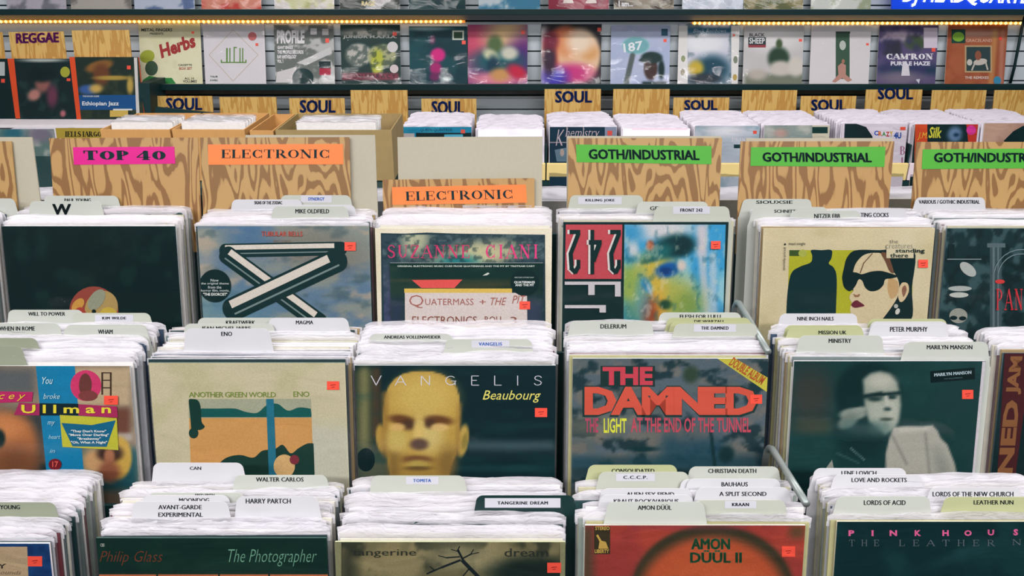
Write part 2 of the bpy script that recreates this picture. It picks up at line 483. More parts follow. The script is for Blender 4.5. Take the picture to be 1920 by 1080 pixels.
def film_mesh(W, H, over, seed, amp=0.0007, n=14, w=-0.0035):
    rng = np.random.RandomState(seed)
    us = np.linspace(-W / 2 - .002, W / 2 + .002, n); v2 = np.linspace(0.0, H + over, n)
    U, V = np.meshgrid(us, v2)
    D = w + amp * np.sin(U * 40 + seed) * np.cos(V * 33 + seed * 2) + amp * (rng.rand(n, n) - .5)
    verts = np.stack([U.ravel(), D.ravel(), V.ravel()], 1)
    faces = [(r * n + c, r * n + c + 1, (r + 1) * n + c + 1, (r + 1) * n + c) for r in range(n - 1) for c in range(n - 1)]
    return mesh('poly_bag', verts, faces, True)

def cover(plane, x0, x1, ytop, base, ops, shapes, texts, label, edge=(225, 220, 212), stickers=(), H=None, n=110,
          film=FILM, over=0.004, woff=0.0, thick=0.0035, group=None, amp=0.0007, name='vinyl_record'):
    a = plane.loc([(x0, ytop), (x1, ytop)], woff)
    W = a[1, 0] - a[0, 0]; H = H or W
    O = plane.world(((a[0, 0] + a[1, 0]) / 2, woff, a[0, 2] - H))
    fr = Frame(O, plane.lean)
    root = empty(name, label, 'record', group); fr.place(root)
    mb = MB().box((-W / 2, 0, 0), (W / 2, thick, H))
    link('sleeve', mb.mesh('sleeve'), mat('sleeve_%02x%02x%02x' % tuple(edge), edge, rough=0.55), root)
    me, w = print_mesh(fr, W, H, base, ops, shapes, n)
    link('cover_print', me, print_mat(), root)
    for t in texts:
        w -= 0.00008
        lettering(fr, root, t[0], t[1], t[2], t[3] if len(t) > 3 else 'sans', w, 'title_lettering')
    for (sx0, sy0, sx1, sy1) in stickers:
        w -= 0.0001
        me = mesh('price_sticker', fr.loc([(sx0, sy1), (sx1, sy1), (sx1, sy0), (sx0, sy0)], w), [(0, 1, 2, 3)])
        st = link('price_sticker', me, mat('price_sticker', STICKER, rough=0.5), root)
        if sx1 - sx0 > 16:
            cx, cy = (sx0 + sx1) / 2, (sy0 + sy1) / 2
            me = mesh('sticker_mark', fr.loc([(cx - 5, cy), (cx + 5, cy - 1), (cx + 5, cy - 2.2), (cx - 5, cy - 1.2),
                                              (cx - 3, cy + 4), (cx + 3, cy + 3), (cx + 3, cy + 2), (cx - 3, cy + 3)], w - .0001), [(0, 1, 2, 3), (4, 5, 6, 7)])
            link('sticker_mark', me, ink((120, 25, 30)), st)
    if film is not None:
        link('poly_bag', film_mesh(W, H, over, int(x0) % 97, amp=amp, w=w - 0.0022), film, root)
    root['_f'] = 0
    del root['_f']
    return fr, W, H

# ------------------------------------------------------------------ packs of bagged records
RH = 0.315
PALETTE = [(190, 186, 172), (170, 166, 140), (20, 52, 54), (120, 130, 124), (12, 40, 44), (156, 152, 112), (96, 108, 108), (205, 202, 200), (44, 62, 84), (140, 120, 84), (80, 34, 40), (172, 174, 180)]
PNAME = ['pale', 'cream', 'dark teal', 'grey', 'black', 'olive', 'grey', 'white', 'slate blue', 'tan', 'maroon', 'silver']
SLEEVES = []
for i, c in enumerate(PALETTE):
    me = MB().box((-.1565, 0, 0), (.1565, .0034, RH)).mesh('sleeve')
    me.materials.append(mat('spine_%d' % i, c, rough=0.5, var=0.15, scale=60))
    SLEEVES.append(me)
FLAPS = {}
def flap_meshes(style):
    if style in FLAPS: return FLAPS[style]
    h, slump, rough = {'hi': (.0130, .0080, .0032), 'mid': (.0078, .0042, .0020), 'lo': (.0026, .0010, .0004)}[style]
    out = []
    for k in range(9):
        rng = np.random.RandomState(100 + k * 7 + len(style))
        nu, nv = 46, 6
        us = np.linspace(-.1605, .1605, nu)
        def wav(f, s): return fbm(us * f + s * 13.1, np.full(nu, s * 3.7), 5 + k, 3) - .5
        def ridge(f, s): return 1 - np.abs(2 * fbm(us * f + s * 7.7, np.full(nu, s * 1.9), 31 + k, 3) - 1) * 2.2
        hh = h * (0.75 + 0.7 * wav(10, k) + 0.22 * ridge(7, k) + 0.25 * rng.rand())
        hh = hh * (1 - .45 * np.clip((np.abs(us) - .150) / .0105, 0, 1))
        lean_f = rng.rand()
        verts = []
        for j in range(nv):
            s = j / (nv - 1)
            v = RH - .010 + (.010 + hh) * s
            d = .0046 - slump * (0.25 + 0.9 * lean_f + 0.8 * wav(8, k + 5)) * s * s + rough * (1.6 * wav(40, k + 9 + j * .10) + .9 * ridge(18, k + j * .06)) * s
            verts += [(us[i], d[i], v[i]) for i in range(nu)]
        faces = [(r * nu + c, r * nu + c + 1, (r + 1) * nu + c + 1, (r + 1) * nu + c) for r in range(nv - 1) for c in range(nu - 1)]
        nf = len(faces)
        for sgn in (-1, 1):     # clear side hems of the bag, standing out past the sleeve
            a, b = sgn * .1566, sgn * (.1590 + .0014 * rng.rand())
            n0 = len(verts)
            verts += [(a, .002, .0), (b, .0026, .0), (b, .003, RH), (a, .002, RH)]
            faces.append((n0, n0 + 1, n0 + 2, n0 + 3))
        me = mesh('poly_bag', verts, faces, True); me.materials.append(BAG); me.materials.append(HEM)
        for i in (nf, nf + 1): me.polygons[i].material_index = 1
        out.append(me)
    FLAPS[style] = out
    return out

SHEAR = rad(3.0)
NP = np.array([0, math.cos(SHEAR), math.sin(SHEAR)])
RNG = random.Random(11)
NREC = [0]
ORD = ['nearest', 'second', 'third', 'fourth', 'fifth', 'sixth', 'seventh', 'eighth', 'ninth', 'tenth', 'eleventh', 'twelfth', 'thirteenth', 'fourteenth', 'fifteenth', 'sixteenth', 'seventeenth', 'eighteenth', 'nineteenth', 'twentieth', 'twenty-first', 'twenty-second', 'twenty-third', 'twenty-fourth', 'twenty-fifth', 'twenty-sixth', 'twenty-seventh', 'twenty-eighth']
COUNT = {}
def bagged(fr, where, group, style, colour=None):
    ci = RNG.randrange(len(SLEEVES)) if colour is None else colour
    k = COUNT.get(group, 0); COUNT[group] = k + 1
    root = empty('vinyl_record', '%s-edged bagged record, %s %s' % (PNAME[ci], ORD[min(k, 27)], where), 'record', group)
    fr.place(root)
    link('sleeve', SLEEVES[ci], None, root)
    link('poly_bag', RNG.choice(flap_meshes(style)), None, root)
    root.rotation_euler.rotate_axis('Z', rad(RNG.uniform(-.28, .28)))
    root.rotation_euler.rotate_axis('Y', rad(RNG.uniform(-.3, .3)))
    NREC[0] += 1
    return root

def t_for_y(fr, H, y, extra=0.0):
    lo, hi = -0.02, 0.4
    for _ in range(40):
        m = (lo + hi) / 2
        if proj(fr.O + fr.V * (H + extra) + NP * m)[1] > y: lo = m
        else: hi = m
    return (lo + hi) / 2

def pack(fr, W, H, tmax, keep_out, style, label, group, pitch=0.0058, styles=None, t0=0.0058):
    t = t0; dv = H - RH
    while t < tmax:
        if all(t + .0040 < k - .0003 or t > k + .0016 for k in keep_out):
            O = fr.O + NP * t + fr.U * RNG.uniform(-.006, .006) + fr.V * (dv + RNG.uniform(-.0035, .0030))
            st = style if styles is None else RNG.choice(styles)
            bagged(Frame(O, fr.lean), label, group, st)
            t += pitch * RNG.uniform(.88, 1.2)
        else:
            t += 0.0012

CARD = {'g': (170, 174, 166), 'w': (184, 184, 188), 'o': (160, 164, 124), 'd': (128, 134, 116), 'k': (10, 40, 40), 't': (166, 170, 158), 'b': (168, 172, 162)}
def tab_card(fr, W, H, spec, label, tmax=1.0):
    """index card whose tab stands above the records; spec in photo pixels"""
    x0, x1, yt, yb, text, tb, sty = spec
    t = min(max(t_for_y(fr, H, yb, 0.006), .0048), tmax)
    f2 = Frame(fr.O + NP * t, fr.lean)
    root = empty('divider_card', label, 'divider', 'tabbed index cards between the records'); f2.place(root)
    L = f2.loc([(x0, yt), (x1, yt), (x1, yb), (x0, yb)])
    a, b = L[0, 0], L[1, 0]; top = L[0, 2]
    bt = H - .012
    bt = min(bt, top - .012)
    r = min(.011, (top - bt) * .5); sl = .006
    tab = []
    for k in range(7):
        th = math.pi / 2 * k / 6
        tab.append((b - r + r * math.sin(th), top - r + r * math.cos(th)))
    tab += [(b + sl, bt)]
    left = [(a - sl, bt)]
    for k in range(7):
        th = math.pi / 2 * k / 6
        left.append((a + r - r * math.cos(th), top - r + r * math.sin(th)))
    bl, br = min(-.154, a - sl - .001), max(.154, b + sl + .001)
    pts = tab + [(br, bt), (br, bt - .25), (bl, bt - .25), (bl, bt)] + left
    pts = pts[::-1]
    m = mat('index_card_' + sty, CARD[sty], rough=0.38, var=0.05, scale=12)
    link('card', MB().prism(pts, 0, .0009).mesh('card'), m, root)
    w = -.0003
    if sty in 'tbk' and tb:
        p = (14, 4) if sty != 'k' else (24, 6)
        q = [(tb[0] - p[0], tb[3] + p[1]), (tb[1] + p[0], tb[3] + p[1]), (tb[1] + p[0], tb[2] - p[1]), (tb[0] - p[0], tb[2] - p[1])]
        link('paper_label', mesh('paper_label', f2.loc(q, w), [(0, 1, 2, 3)]), mat('paper_label', (180, 180, 188) if sty != 'k' else (168, 170, 160), rough=0.5), root)
        w -= .0003
    if text:
        ink_c = {'b': (50, 90, 160)}.get(sty, (10, 24, 28))
        for i, ln in enumerate(text.split('|')):
            bx = tb if i == 0 else spec_line2(tb)
            lettering(f2, root, ln, bx, ink_c, 'type' if sty in 'tbk' else ('soul' if ln == 'W' else 'semi'), w, 'tab_lettering')
    return t
def spec_line2(tb): return (tb[0], tb[1] + 2, tb[2] + 14, tb[3] + 14)
# ------------------------------------------------------------------ the room shell
YW = 4.45                      # slat wall face
fl = link('floor', MB().box((-4, -5, -.02), (4, YW + .1, 0)).mesh('floor'), mat('floor_vinyl', (70, 76, 76), rough=0.5, var=.15, scale=6))
tag(fl, 'dark vinyl shop floor', 'floor', kind='structure')
wb = link('wall_back', MB().box((-4, YW + .012, 0), (4, YW + .1, 3.0)).mesh('wall_back'), mat('groove_dark', (10, 44, 46), rough=.7))
tag(wb, 'grey slat wall behind the record shelves', 'wall', kind='structure')
ygr = [11.5, 39.5, 67.5, 95, 123, 151, 179, 206.5, 234, 262, 290]
zg = [at_Y(960, y, YW)[2] for y in ygr]
pitch = (zg[2] - zg[5]) / 3
z0 = zg[2]
slat = MB().box((-4, 0, 0.003), (4, .012, pitch - .005)).mesh('slat'); slat.materials.append(mat('slat_grey', (196, 206, 212), rough=.45, var=.04, scale=5))
for k in range(-9, 4):
    o = link('slat', slat, None, wb); o.location = (0, YW, z0 + k * pitch)

wf = link('wall_front', MB().box((-4, -5.1, 0), (4, -5.0, 3.0)).mesh('wall_front'), mat('front_wall_dark', (70, 80, 82), rough=.7))
tag(wf, 'dim wall across the shop behind the viewer', 'wall', kind='structure')
# ------------------------------------------------------------------ the three stepped rows of the near rack
LEAN = rad(13.5)
PA = Frame(at_depth(960, 1000, 1.110), LEAN)
PB = Frame(at_depth(960, 682, 1.264), LEAN)
PC = Frame(at_depth(960, 424, 1.461), LEAN)
K = (6, 40, 42)
FR = {}

# ---- row C (upper) ----
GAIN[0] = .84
FR['C0'] = cover(PC, 3, 329, 424, (3, 30, 32), [('n', (14, 46, 44), 40, .5, .75, 3, .7), ('n', (22, 38, 32), 70, .5, .8, 9, .5)],
    [('ell', (150, 70, 58), 176, 583, 46, 46), ('ell', (176, 148, 92), 190, 578, 30, 34, 30), ('ell', (200, 172, 70), 203, 590, 16, 14), ('ell', (205, 150, 70), 146, 572, 9, 15, 40),
     ('ell', (170, 66, 56), 150, 596, 13, 20), ('ell', (150, 152, 130), 181, 562, 13, 22, 35), ('ell', (6, 30, 30), 176, 584, 4, 4)],
    [], 'black paper sleeve record with round colourful centre label showing', edge=(190, 196, 200))
cl = [('n', (92, 122, 150), 60, .45, .7, 4, .9, 30), ('n', (176, 160, 142), 48, .52, .72, 12, .8, 24), ('n', (70, 96, 104), 40, .55, .75, 21, .7, 22), ('e', (120, 110, 96), 600, 470, 90, 40, .6, 10, .5),
      ('e', (60, 104, 150), 470, 455, 50, 30, .8, 20, .7), ('e', (92, 140, 160), 420, 585, 90, 40, .8, 0, .6), ('r', (186, 172, 152), 372, 440, 400, 520, 25, .6)]
bars = []
for (xa, ya, xb, yb, wd) in ((422, 470, 640, 466, 26), (426, 478, 598, 604, 34), (436, 580, 632, 488, 44)):
    dx, dy = xb - xa, yb - ya; L = math.hypot(dx, dy); nx, ny = -dy / L, dx / L
    if ny > 0: nx, ny = -nx, -ny
    bars += [('bar', (14, 48, 50), xa, ya, xb, yb, wd), ('ell', (14, 48, 50), xa, ya, wd * .42, wd * .5, math.degrees(math.atan2(dy, dx))), ('ell', (14, 48, 50), xb, yb, wd * .42, wd * .5, math.degrees(math.atan2(dy, dx))),
             ('bar', (222, 212, 200), xa + nx * wd * .22, ya + ny * wd * .22, xb - dx * .06 + nx * wd * .22, yb - dy * .06 + ny * wd * .22, wd * .34),
             ('bar', (120, 140, 138), xa - nx * wd * .22, ya - ny * wd * .22, xb - nx * wd * .22, yb - ny * wd * .22, wd * .08)]
FR['C1'] = cover(PC, 370, 692, 424, (138, 146, 140), cl, bars + [('ell', (8, 40, 42), 403, 536, 30, 31)],
    [('TUBULAR BELLS', (490, 567, 434, 443), (190, 90, 80), 'semi'), ('MIKE OLDFIELD', (512, 545, 450, 455), (120, 100, 90)),
     ('Now', (395, 410, 523, 528), (205, 215, 210)), ('the original theme', (377, 429, 529.5, 534.5), (205, 215, 210)), ('from the', (390, 415, 536, 541), (205, 215, 210)),
     ('horror film, movie,', (377, 430, 542.5, 547.5), (205, 215, 210)), ('"THE EXORCIST"', (381, 426, 549, 554.5), (225, 230, 225), 'bold')],
    'cloudy grey-blue sleeve with crossing chrome tubes and black round sticker', edge=(70, 88, 88), stickers=[(646, 454, 667, 470)])
FR['C2'] = cover(PC, 703, 1035, 428, (214, 206, 184), [('n', (196, 188, 160), 50, .45, .75, 3, .6)],
    [('poly', (26, 52, 62), [(716, 640), (714, 437), (760, 438), (800, 436), (860, 438), (1022, 440), (1023, 640)])],
    [('SUZANNE', (727, 880, 459, 484), (176, 52, 92), 'tall_serif'), ('CIANI', (911, 1008, 458, 485), (196, 56, 110), 'tall_serif')],
    'cream bordered sleeve with dark scaly picture and spaced crimson letters', edge=(214, 206, 190), film=None)
C2fr = FR['C2'][0]
# scales, drawn as a printed panel inside the border
ops = [('n', (72, 92, 96), 16, .45, .7, 3, .9, 10), ('e', (170, 172, 140), 780, 450, 24, 30, .7, 20, .9), ('e', (186, 180, 138), 895, 478, 75, 24, .6, -8, .9), ('e', (30, 110, 112), 860, 492, 36, 14, .7),
       ('e', (70, 64, 110), 745, 590, 60, 50, .8, 0, .6), ('n', (16, 40, 48), 9, .5, .6, 8, .5, 7), ('r', (60, 70, 96), 716, 500, 735, 620, 10, .5)]
f = Frame(C2fr.world((0, -.0007, 0)), C2fr.lean)
Lq = f.loc([(716, 440), (1021, 442)])
f3 = Frame(f.world(((Lq[0, 0] + Lq[1, 0]) / 2, 0, Lq[0, 2] - .30)), f.lean)
root_c2 = [o for o in COL.objects if o.get('label', '').startswith('cream bordered')][0]
me, _ = print_mesh(f3, Lq[1, 0] - Lq[0, 0], .30, (40, 62, 72), ops, [], (130, 110))
d = np.array(f3.O - C2fr.O); off = (d @ C2fr.U, d @ C2fr.W, d @ C2fr.V)
for v in me.vertices: v.co = (v.co.x + off[0], v.co.y + off[1], v.co.z + off[2])
link('picture_panel', me, print_mat(), root_c2)
for o in root_c2.children:
    if o.name.startswith('title_lettering'): o.location.y = -.0008
# second record standing in front of it
ops = [('n', (40, 66, 56), 60, .45, .7, 5, .7, 30), ('r', (56, 66, 92), 965, 560, 1020, 620, 18, .9), ('r', (44, 56, 84), 728, 560, 760, 640, 14, .8), ('e', (70, 70, 46), 900, 535, 90, 8, .9, -3, .8), ('e', (64, 70, 52), 800, 526, 90, 3, .9, 0, .8)]
hand = (158, 92, 84)
FR['C2b'] = cover(PC, 731, 1018, 493, (12, 48, 44), ops,
    [('poly', (232, 88, 84), [(790, 540), (852, 540), (867, 524), (772, 525)]), ('rect', (226, 190, 92), 758, 541, 960, 549), ('poly', (222, 208, 204), [(761, 760), (990, 760), (988, 549), (759, 549)]),
     ('ell', (8, 40, 42), 984, 530, 27, 25), ('poly', (210, 214, 206), [(905, 517), (913, 516), (918, 513), (915, 511), (909, 514)])],
    [('ORIGINAL ELECTRONIC MUSIC CUES FROM QUATERMASS AND THE PIT BY TRISTRAM CARY', (745, 1003, 497.5, 501), (205, 215, 205), 'bold'),
     ('QUATERMASS', (964, 1003, 527, 532), (230, 235, 232), 'bold'), ('AND THE PIT', (966, 1001, 532.5, 536.5), (230, 235, 232), 'bold'), ('RECORD STORE DAY', (965, 1001, 519, 521.5), (180, 195, 190)),
     ('Q', (767, 794, 553, 578), hand, 'light'), ('UATERMASS', (797, 888, 560, 572), hand, 'sans'), ('+', (899, 911, 562, 570), hand, 'sans'), ('THE', (920, 950, 558, 572), hand, 'ital'), ('PIT', (960, 986, 554, 569), hand, 'ital'),
     ('ELECTRONICS', (773, 894, 593, 608), (130, 74, 60), 'sans'), ('ROLL', (909, 944, 593, 605), (130, 74, 60), 'sans'), ('3', (957, 969, 594, 608), (130, 74, 60), 'sans')],
    'small dark record with red trapezoid and handwritten white note, standing before cream bordered sleeve', edge=(200, 205, 205), woff=-.008, stickers=[(974, 565, 994, 580)], H=.255)
# the 242 sleeve
ops = [('n', (150, 200, 210), 34, .45, .7, 5, .9, 60), ('r', (200, 196, 204), 1306, 420, 1326, 480, 8), ('l', (196, 200, 208), 1316, 480, 1326, 600, 7, 5, .8), ('l', (180, 200, 214), 1336, 480, 1338, 590, 7, 5, .8),
       ('e', (206, 206, 210), 1235, 430, 60, 20, .6), ('e', (196, 204, 210), 1186, 460, 10, 34, .7, -10), ('e', (64, 150, 196), 1180, 436, 26, 18, .7), ('r', (150, 172, 70), 1160, 498, 1206, 570, 16, .9), ('r', (60, 130, 130), 1160, 565, 1206, 620, 16, .9),
       ('e', (200, 184, 74), 1228, 500, 34, 26, .7), ('e', (172, 176, 84), 1250, 560, 60, 44, .6), ('e', (206, 176, 70), 1228, 545, 22, 44, .6), ('e', (210, 150, 60), 1226, 580, 24, 26, .7, 0, .8),
       ('e', (16, 70, 74), 1262, 462, 40, 22, .45, -12), ('e', (10, 50, 56), 1275, 462, 24, 18, .5), ('e', (30, 110, 110), 1236, 474, 26, 12, .7, -20, .8), ('e', (20, 90, 160), 1252, 506, 24, 14, .4, -14), ('e', (16, 60, 120), 1248, 508, 12, 7, .6),
       ('e', (150, 70, 40), 1218, 588, 14, 30, .7), ('e', (30, 70, 50), 1248, 571, 12, 9, .5), ('e', (166, 80, 48), 1219, 460, 7, 9, .6), ('e', (60, 150, 200), 1212, 535, 8, 14, .6, -30), ('e', (206, 200, 190), 1216, 540, 3, 16, .6, -25), ('e', (214, 196, 186), 1278, 498, 8, 10, .6),
       ('r', (44, 130, 150), 1168, 480, 1200, 492, 6, .7), ('e', (44, 140, 196), 1205, 560, 14, 40, .7, 0, .5), ('e', (120, 150, 70), 1290, 575, 26, 26, .8, 0, .8), ('n', (220, 214, 190), 9, .58, .72, 41, .35, 16), ('n', (20, 90, 110), 11, .60, .74, 47, .35, 18), ('e', (12, 50, 56), 1284, 455, 14, 9, .5, 20, .8), ('l', (16, 80, 84), 1230, 486, 1205, 492, 4, 4, .6)]
dig = []
for dx in (0, 76):      # upside down "2" in blocky strokes, white edge then dark
    for (o, c) in ((-4, (226, 216, 212)), (0, (10, 44, 44))):
        dig += [('rect', c, 1068 + dx + o, 431, 1088 + dx + o, 439), ('bar', c, 1085 + dx + o, 437, 1070 + dx + o, 476, 8), ('bar', c, 1070 + dx + o, 474, 1072 + dx + o, 504, 8),
                ('bar', c, 1070 + dx + o, 502, 1080 + dx + o, 512, 8), ('bar', c, 1078 + dx + o, 512, 1084 + dx + o, 500, 8), ('rect', c, 1081 + dx + o, 487, 1088 + dx + o, 504)]
for (o, c) in ((-4, (226, 216, 212)), (0, (10, 44, 44))):
    dig += [('rect', c, 1107 + o, 431, 1114 + o, 514), ('rect', c, 1104 + o, 450, 1128 + o, 459), ('bar', c, 1124 + o, 456, 1112 + o, 490, 9)]
FR['C3'] = cover(PC, 1056, 1366, 416, (60, 156, 206), ops,
    [('poly', (8, 42, 44), [(1050, 700), (1168, 700), (1171, 414), (1050, 414)]), ('poly', (8, 42, 44), [(1050, 421), (1370, 421), (1370, 412), (1050, 412)]), ('poly', (8, 42, 44), [(1354, 700), (1372, 700), (1372, 414), (1361, 414)]),
     ('poly', (196, 76, 86), [(1059, 523), (1165, 523), (1167, 421), (1061, 421)])] + dig +
    [('rect', (206, 200, 204), 1059, 528, 1164, 534), ('rect', (206, 200, 204), 1103, 533, 1115, 553), ('rect', (206, 200, 204), 1153, 533, 1164, 556), ('rect', (206, 200, 204), 1059, 572, 1136, 578), ('rect', (206, 200, 204), 1124, 577, 1136, 586)],
    [], 'sleeve with red panel of inverted digits beside blurry blue-yellow painting', edge=(196, 196, 190), stickers=[(1333, 452, 1351, 467)])
# tinted cream sleeve with two figures
skin = (216, 198, 160)
ops = [('n', (196, 184, 140), 60, .45, .75, 6, .7), ('e', (222, 212, 186), 1700, 500, 30, 90, .8, 0, .4)]
FR['C4'] = cover(PC, 1432, 1753, 428, (212, 198, 160), ops,
    [('poly', (176, 176, 44), [(1472, 700), (1706, 700), (1713, 469), (1480, 469)]),
     ('rect', (60, 84, 40), 1480, 469, 1500, 480), ('ell', (170, 176, 80), 1505, 475, 8, 7),
     ('spoly', (8, 46, 50), [(1472, 720), (1474, 600), (1477, 545), (1484, 512), (1500, 500), (1520, 492), (1523, 480), (1521, 469), (1540, 469), (1559, 469), (1559, 484), (1554, 494), (1564, 503), (1569, 525), (1567, 600), (1566, 720)]),
     ('spoly', (8, 38, 40), [(1582, 530), (1583, 500), (1590, 480), (1606, 469), (1650, 469), (1713, 469), (1710, 540), (1708, 600), (1660, 604), (1620, 560)]),
     ('spoly', (212, 194, 156), [(1600, 508), (1606, 492), (1620, 478), (1640, 474), (1656, 478), (1666, 500), (1680, 516), (1686, 535), (1683, 556), (1670, 578), (1650, 604), (1620, 640), (1604, 620), (1596, 592), (1594, 578), (1597, 568), (1593, 560), (1594, 552), (1600, 545), (1598, 530)]),
     ('spoly', (196, 160, 112), [(1668, 520), (1684, 530), (1682, 552), (1670, 560), (1664, 540)]),
     ('spoly', (6, 36, 38), [(1580, 516), (1590, 510), (1606, 511), (1616, 514), (1634, 509), (1652, 508), (1668, 512), (1684, 518), (1672, 522), (1660, 524), (1656, 535), (1646, 544), (1632, 546), (1622, 539), (1617, 527), (1610, 524), (1604, 536), (1594, 546), (1584, 540), (1580, 528)]),
     ('spoly', (104, 38, 54), [(1596, 572), (1601, 565), (1607, 563), (1612, 566), (1621, 573), (1612, 576), (1602, 577)]),
     ('spoly', (150, 112, 84), [(1600, 551), (1606, 553), (1612, 551), (1611, 556), (1603, 557)]),
     ('spoly', (212, 190, 150), [(1686, 540), (1692, 530), (1702, 532), (1704, 546), (1696, 562), (1688, 566), (1684, 556)]), ('spoly', (140, 96, 74), [(1691, 542), (1697, 535), (1700, 544), (1694, 557)]),
     ('spoly', (110, 76, 56), [(1652, 474), (1664, 476), (1672, 496), (1676, 512), (1668, 508), (1660, 490)]), ('bar', (110, 76, 56), 1613, 512, 1620, 492, 1.6), ('bar', (110, 76, 56), 1620, 493, 1636, 475, 1.6), ('ell', (176, 180, 172), 1680, 574, 4, 4), ('ell', (206, 206, 196), 1683, 584, 4, 6, 25),
     ('rect', (214, 202, 168), 1662, 460, 1713, 484), ('ell', (20, 40, 36), 1472, 458, 1.8, 1.8)],
    [('the', (1668, 1684, 449, 456), (90, 92, 84), 'light'), ('creatures', (1661, 1711, 458, 466), (96, 98, 88), 'light'), ('standing', (1679, 1734, 466, 476), (24, 44, 40), 'bold'), ('there', (1669, 1703, 475, 483), (24, 44, 40), 'bold'),
     ('maxi-single', (1479, 1510, 454, 461), (40, 50, 46), 'sans'), ('specially-priced', [(1473, 507), (1475, 464), (1467, 507)], (50, 58, 52), 'sans')],
    'tan bordered sleeve with woman in dark sunglasses and black figure', edge=(190, 182, 150), stickers=[(1722, 487, 1740, 502)])
ops = [('n', (70, 96, 100), 22, .48, .62, 4, .7, 30), ('n', (6, 30, 34), 18, .5, .6, 7, .7)]
arc = []
for k in range(9):
    t = rad(190 + k * 14); t2 = rad(190 + (k + 1) * 14)
    for r in (44, 52): arc.append(('bar', (120, 140, 146), 1915 + r * math.cos(t), 520 + r * math.sin(t), 1915 + r * math.cos(t2), 520 + r * math.sin(t2), 1.6))
FR['C5'] = cover(PC, 1776, 2096, 428, (14, 46, 50), ops,
    [('rect', (86, 104, 110), 1851, 456, 1885, 464), ('rect', (60, 80, 86), 1856, 464, 1878, 625), ('rect', (96, 114, 118), 1861, 464, 1865, 625), ('rect', (96, 114, 118), 1870, 464, 1873, 625),
     ('ell', (170, 176, 172), 1800, 541, 22, 5), ('ell', (190, 192, 186), 1798, 553, 18, 5), ('rect', (14, 46, 50), 1776, 546, 1822, 548), ('ell', (150, 152, 142), 1797, 592, 17, 14), ('ell', (8, 34, 38), 1788, 596, 7, 4), ('ell', (8, 34, 38), 1805, 597, 7, 4),
     ('ell', (176, 180, 176), 1815, 505, 18, 10, 40), ('rect', (8, 36, 40), 1778, 458, 1790, 486), ('bar', (150, 166, 170), 1776, 486, 1840, 486, 1.4), ('ell', (210, 60, 60), 1875, 528, 9, 4)] + arc,
    [('PANT', (1868, 1935, 541, 582), (190, 44, 54), 'tall_serif')],
    'dark sleeve with grey line drawings, column and red lettering at right edge', edge=(90, 110, 118))

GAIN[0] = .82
# ---- row B (middle) ----
ops = [('n', (140, 120, 100), 36, .45, .7, 3, .8), ('r', (90, 96, 100), -127, 690, 66, 740, 14, .9), ('r', (44, 54, 60), -30, 770, 90, 900, 20, .9), ('e', (176, 108, 64), 10, 835, 62, 60, .25), ('e', (206, 132, 80), 0, 800, 46, 26, .7), ('e', (120, 76, 50), 30, 870, 50, 30, .8),
       ('e', (14, 40, 40), -4, 822, 14, 18, .3), ('r', (200, 176, 140), 140, 690, 243, 760, 6, .9), ('r', (110, 66, 52), 205, 765, 243, 820, 8, .9), ('r', (190, 180, 170), 218, 812, 248, 826, 5, .9), ('r', (24, 84, 96), 150, 840, 260, 920, 12, .9), ('e', (210, 170, 80), 222, 858, 25, 40, .15), ('e', (206, 160, 110), 178, 865, 26, 26, .5),
       ('e', (60, 40, 36), 206, 850, 24, 16, .4), ('e', (176, 116, 84), 205, 856, 10, 16, .4), ('e', (150, 90, 66), 205, 885, 20, 20, .5), ('r', (14, 40, 46), 76, 870, 92, 900, 8, .8)]
FR['B0'] = cover(PB, -127, 243, 686, (150, 132, 112), ops,
    [('poly', (22, 130, 176), [(88, 895), (158, 895), (140, 686), (67, 686)]), ('ell', (214, 60, 110), 161, 723, 29, 29), ('ell', (110, 60, 56), 160, 722, 12, 22), ('ell', (130, 66, 64), 165, 742, 18, 10),
     ('rect', (70, 50, 40), 190, 698, 193, 740), ('rect', (70, 50, 40), 206, 698, 209, 742), ('rect', (70, 50, 40), 190, 698, 208, 700), ('rect', (70, 50, 40), 190, 712, 208, 714), ('rect', (70, 50, 40), 190, 726, 208, 728),
     ('poly', (192, 44, 104), [(-40, 757), (60, 753), (62, 735), (-40, 733)]), ('poly', (170, 46, 96), [(26, 778), (74, 779), (74, 757), (36, 755)]), ('poly', (14, 40, 48), [(74, 779), (150, 779), (147, 757), (74, 756)]), ('poly', (176, 48, 96), [(147, 779), (221, 783), (219, 762), (147, 758)]),
     ('poly', (200, 196, 60), [(117, 838), (222, 844), (219, 784), (112, 778)]), ('poly', (20, 104, 140), [(136, 837), (200, 838), (217, 788), (172, 797), (115, 793)]), ('ell', (120, 30, 40), 103, 871, 12, 11)],
    [('You', (79, 99, 707, 720), (190, 220, 226), 'ital'), ('broke', (81, 112, 738, 748), (170, 206, 216), 'ital'), ('my', (89, 103, 790, 799), (170, 206, 216), 'ital'), ('heart', (91, 113, 815, 823), (150, 196, 210), 'ital'), ('in', (93, 103, 842, 849), (150, 196, 210), 'ital'), ('17', (98, 109, 865, 876), (206, 90, 80), 'bold'),
     ('cey', (-2, 48, 740, 752), (222, 190, 60), 'wide ital'), ('Ullman', (40, 208, 759, 775), (222, 206, 60), 'wide bold'),
     ('"They Don\'t Know"', (133, 199, 806, 812), (226, 232, 230), 'bold'), ('"Move Over Darling"', (129, 204, 813, 819), (226, 232, 230), 'bold'), ('"Breakaway"', (145, 189, 820, 826), (226, 232, 230), 'bold'), ('"Oh, What A Night"', (133, 201, 827, 833), (226, 232, 230), 'bold')],
    'collage sleeve of blue strip, pink circle and yellow song list at left edge', edge=(200, 200, 200), stickers=[(195, 742, 221, 759)])
G = (22, 60, 52); BL = (38, 116, 140)
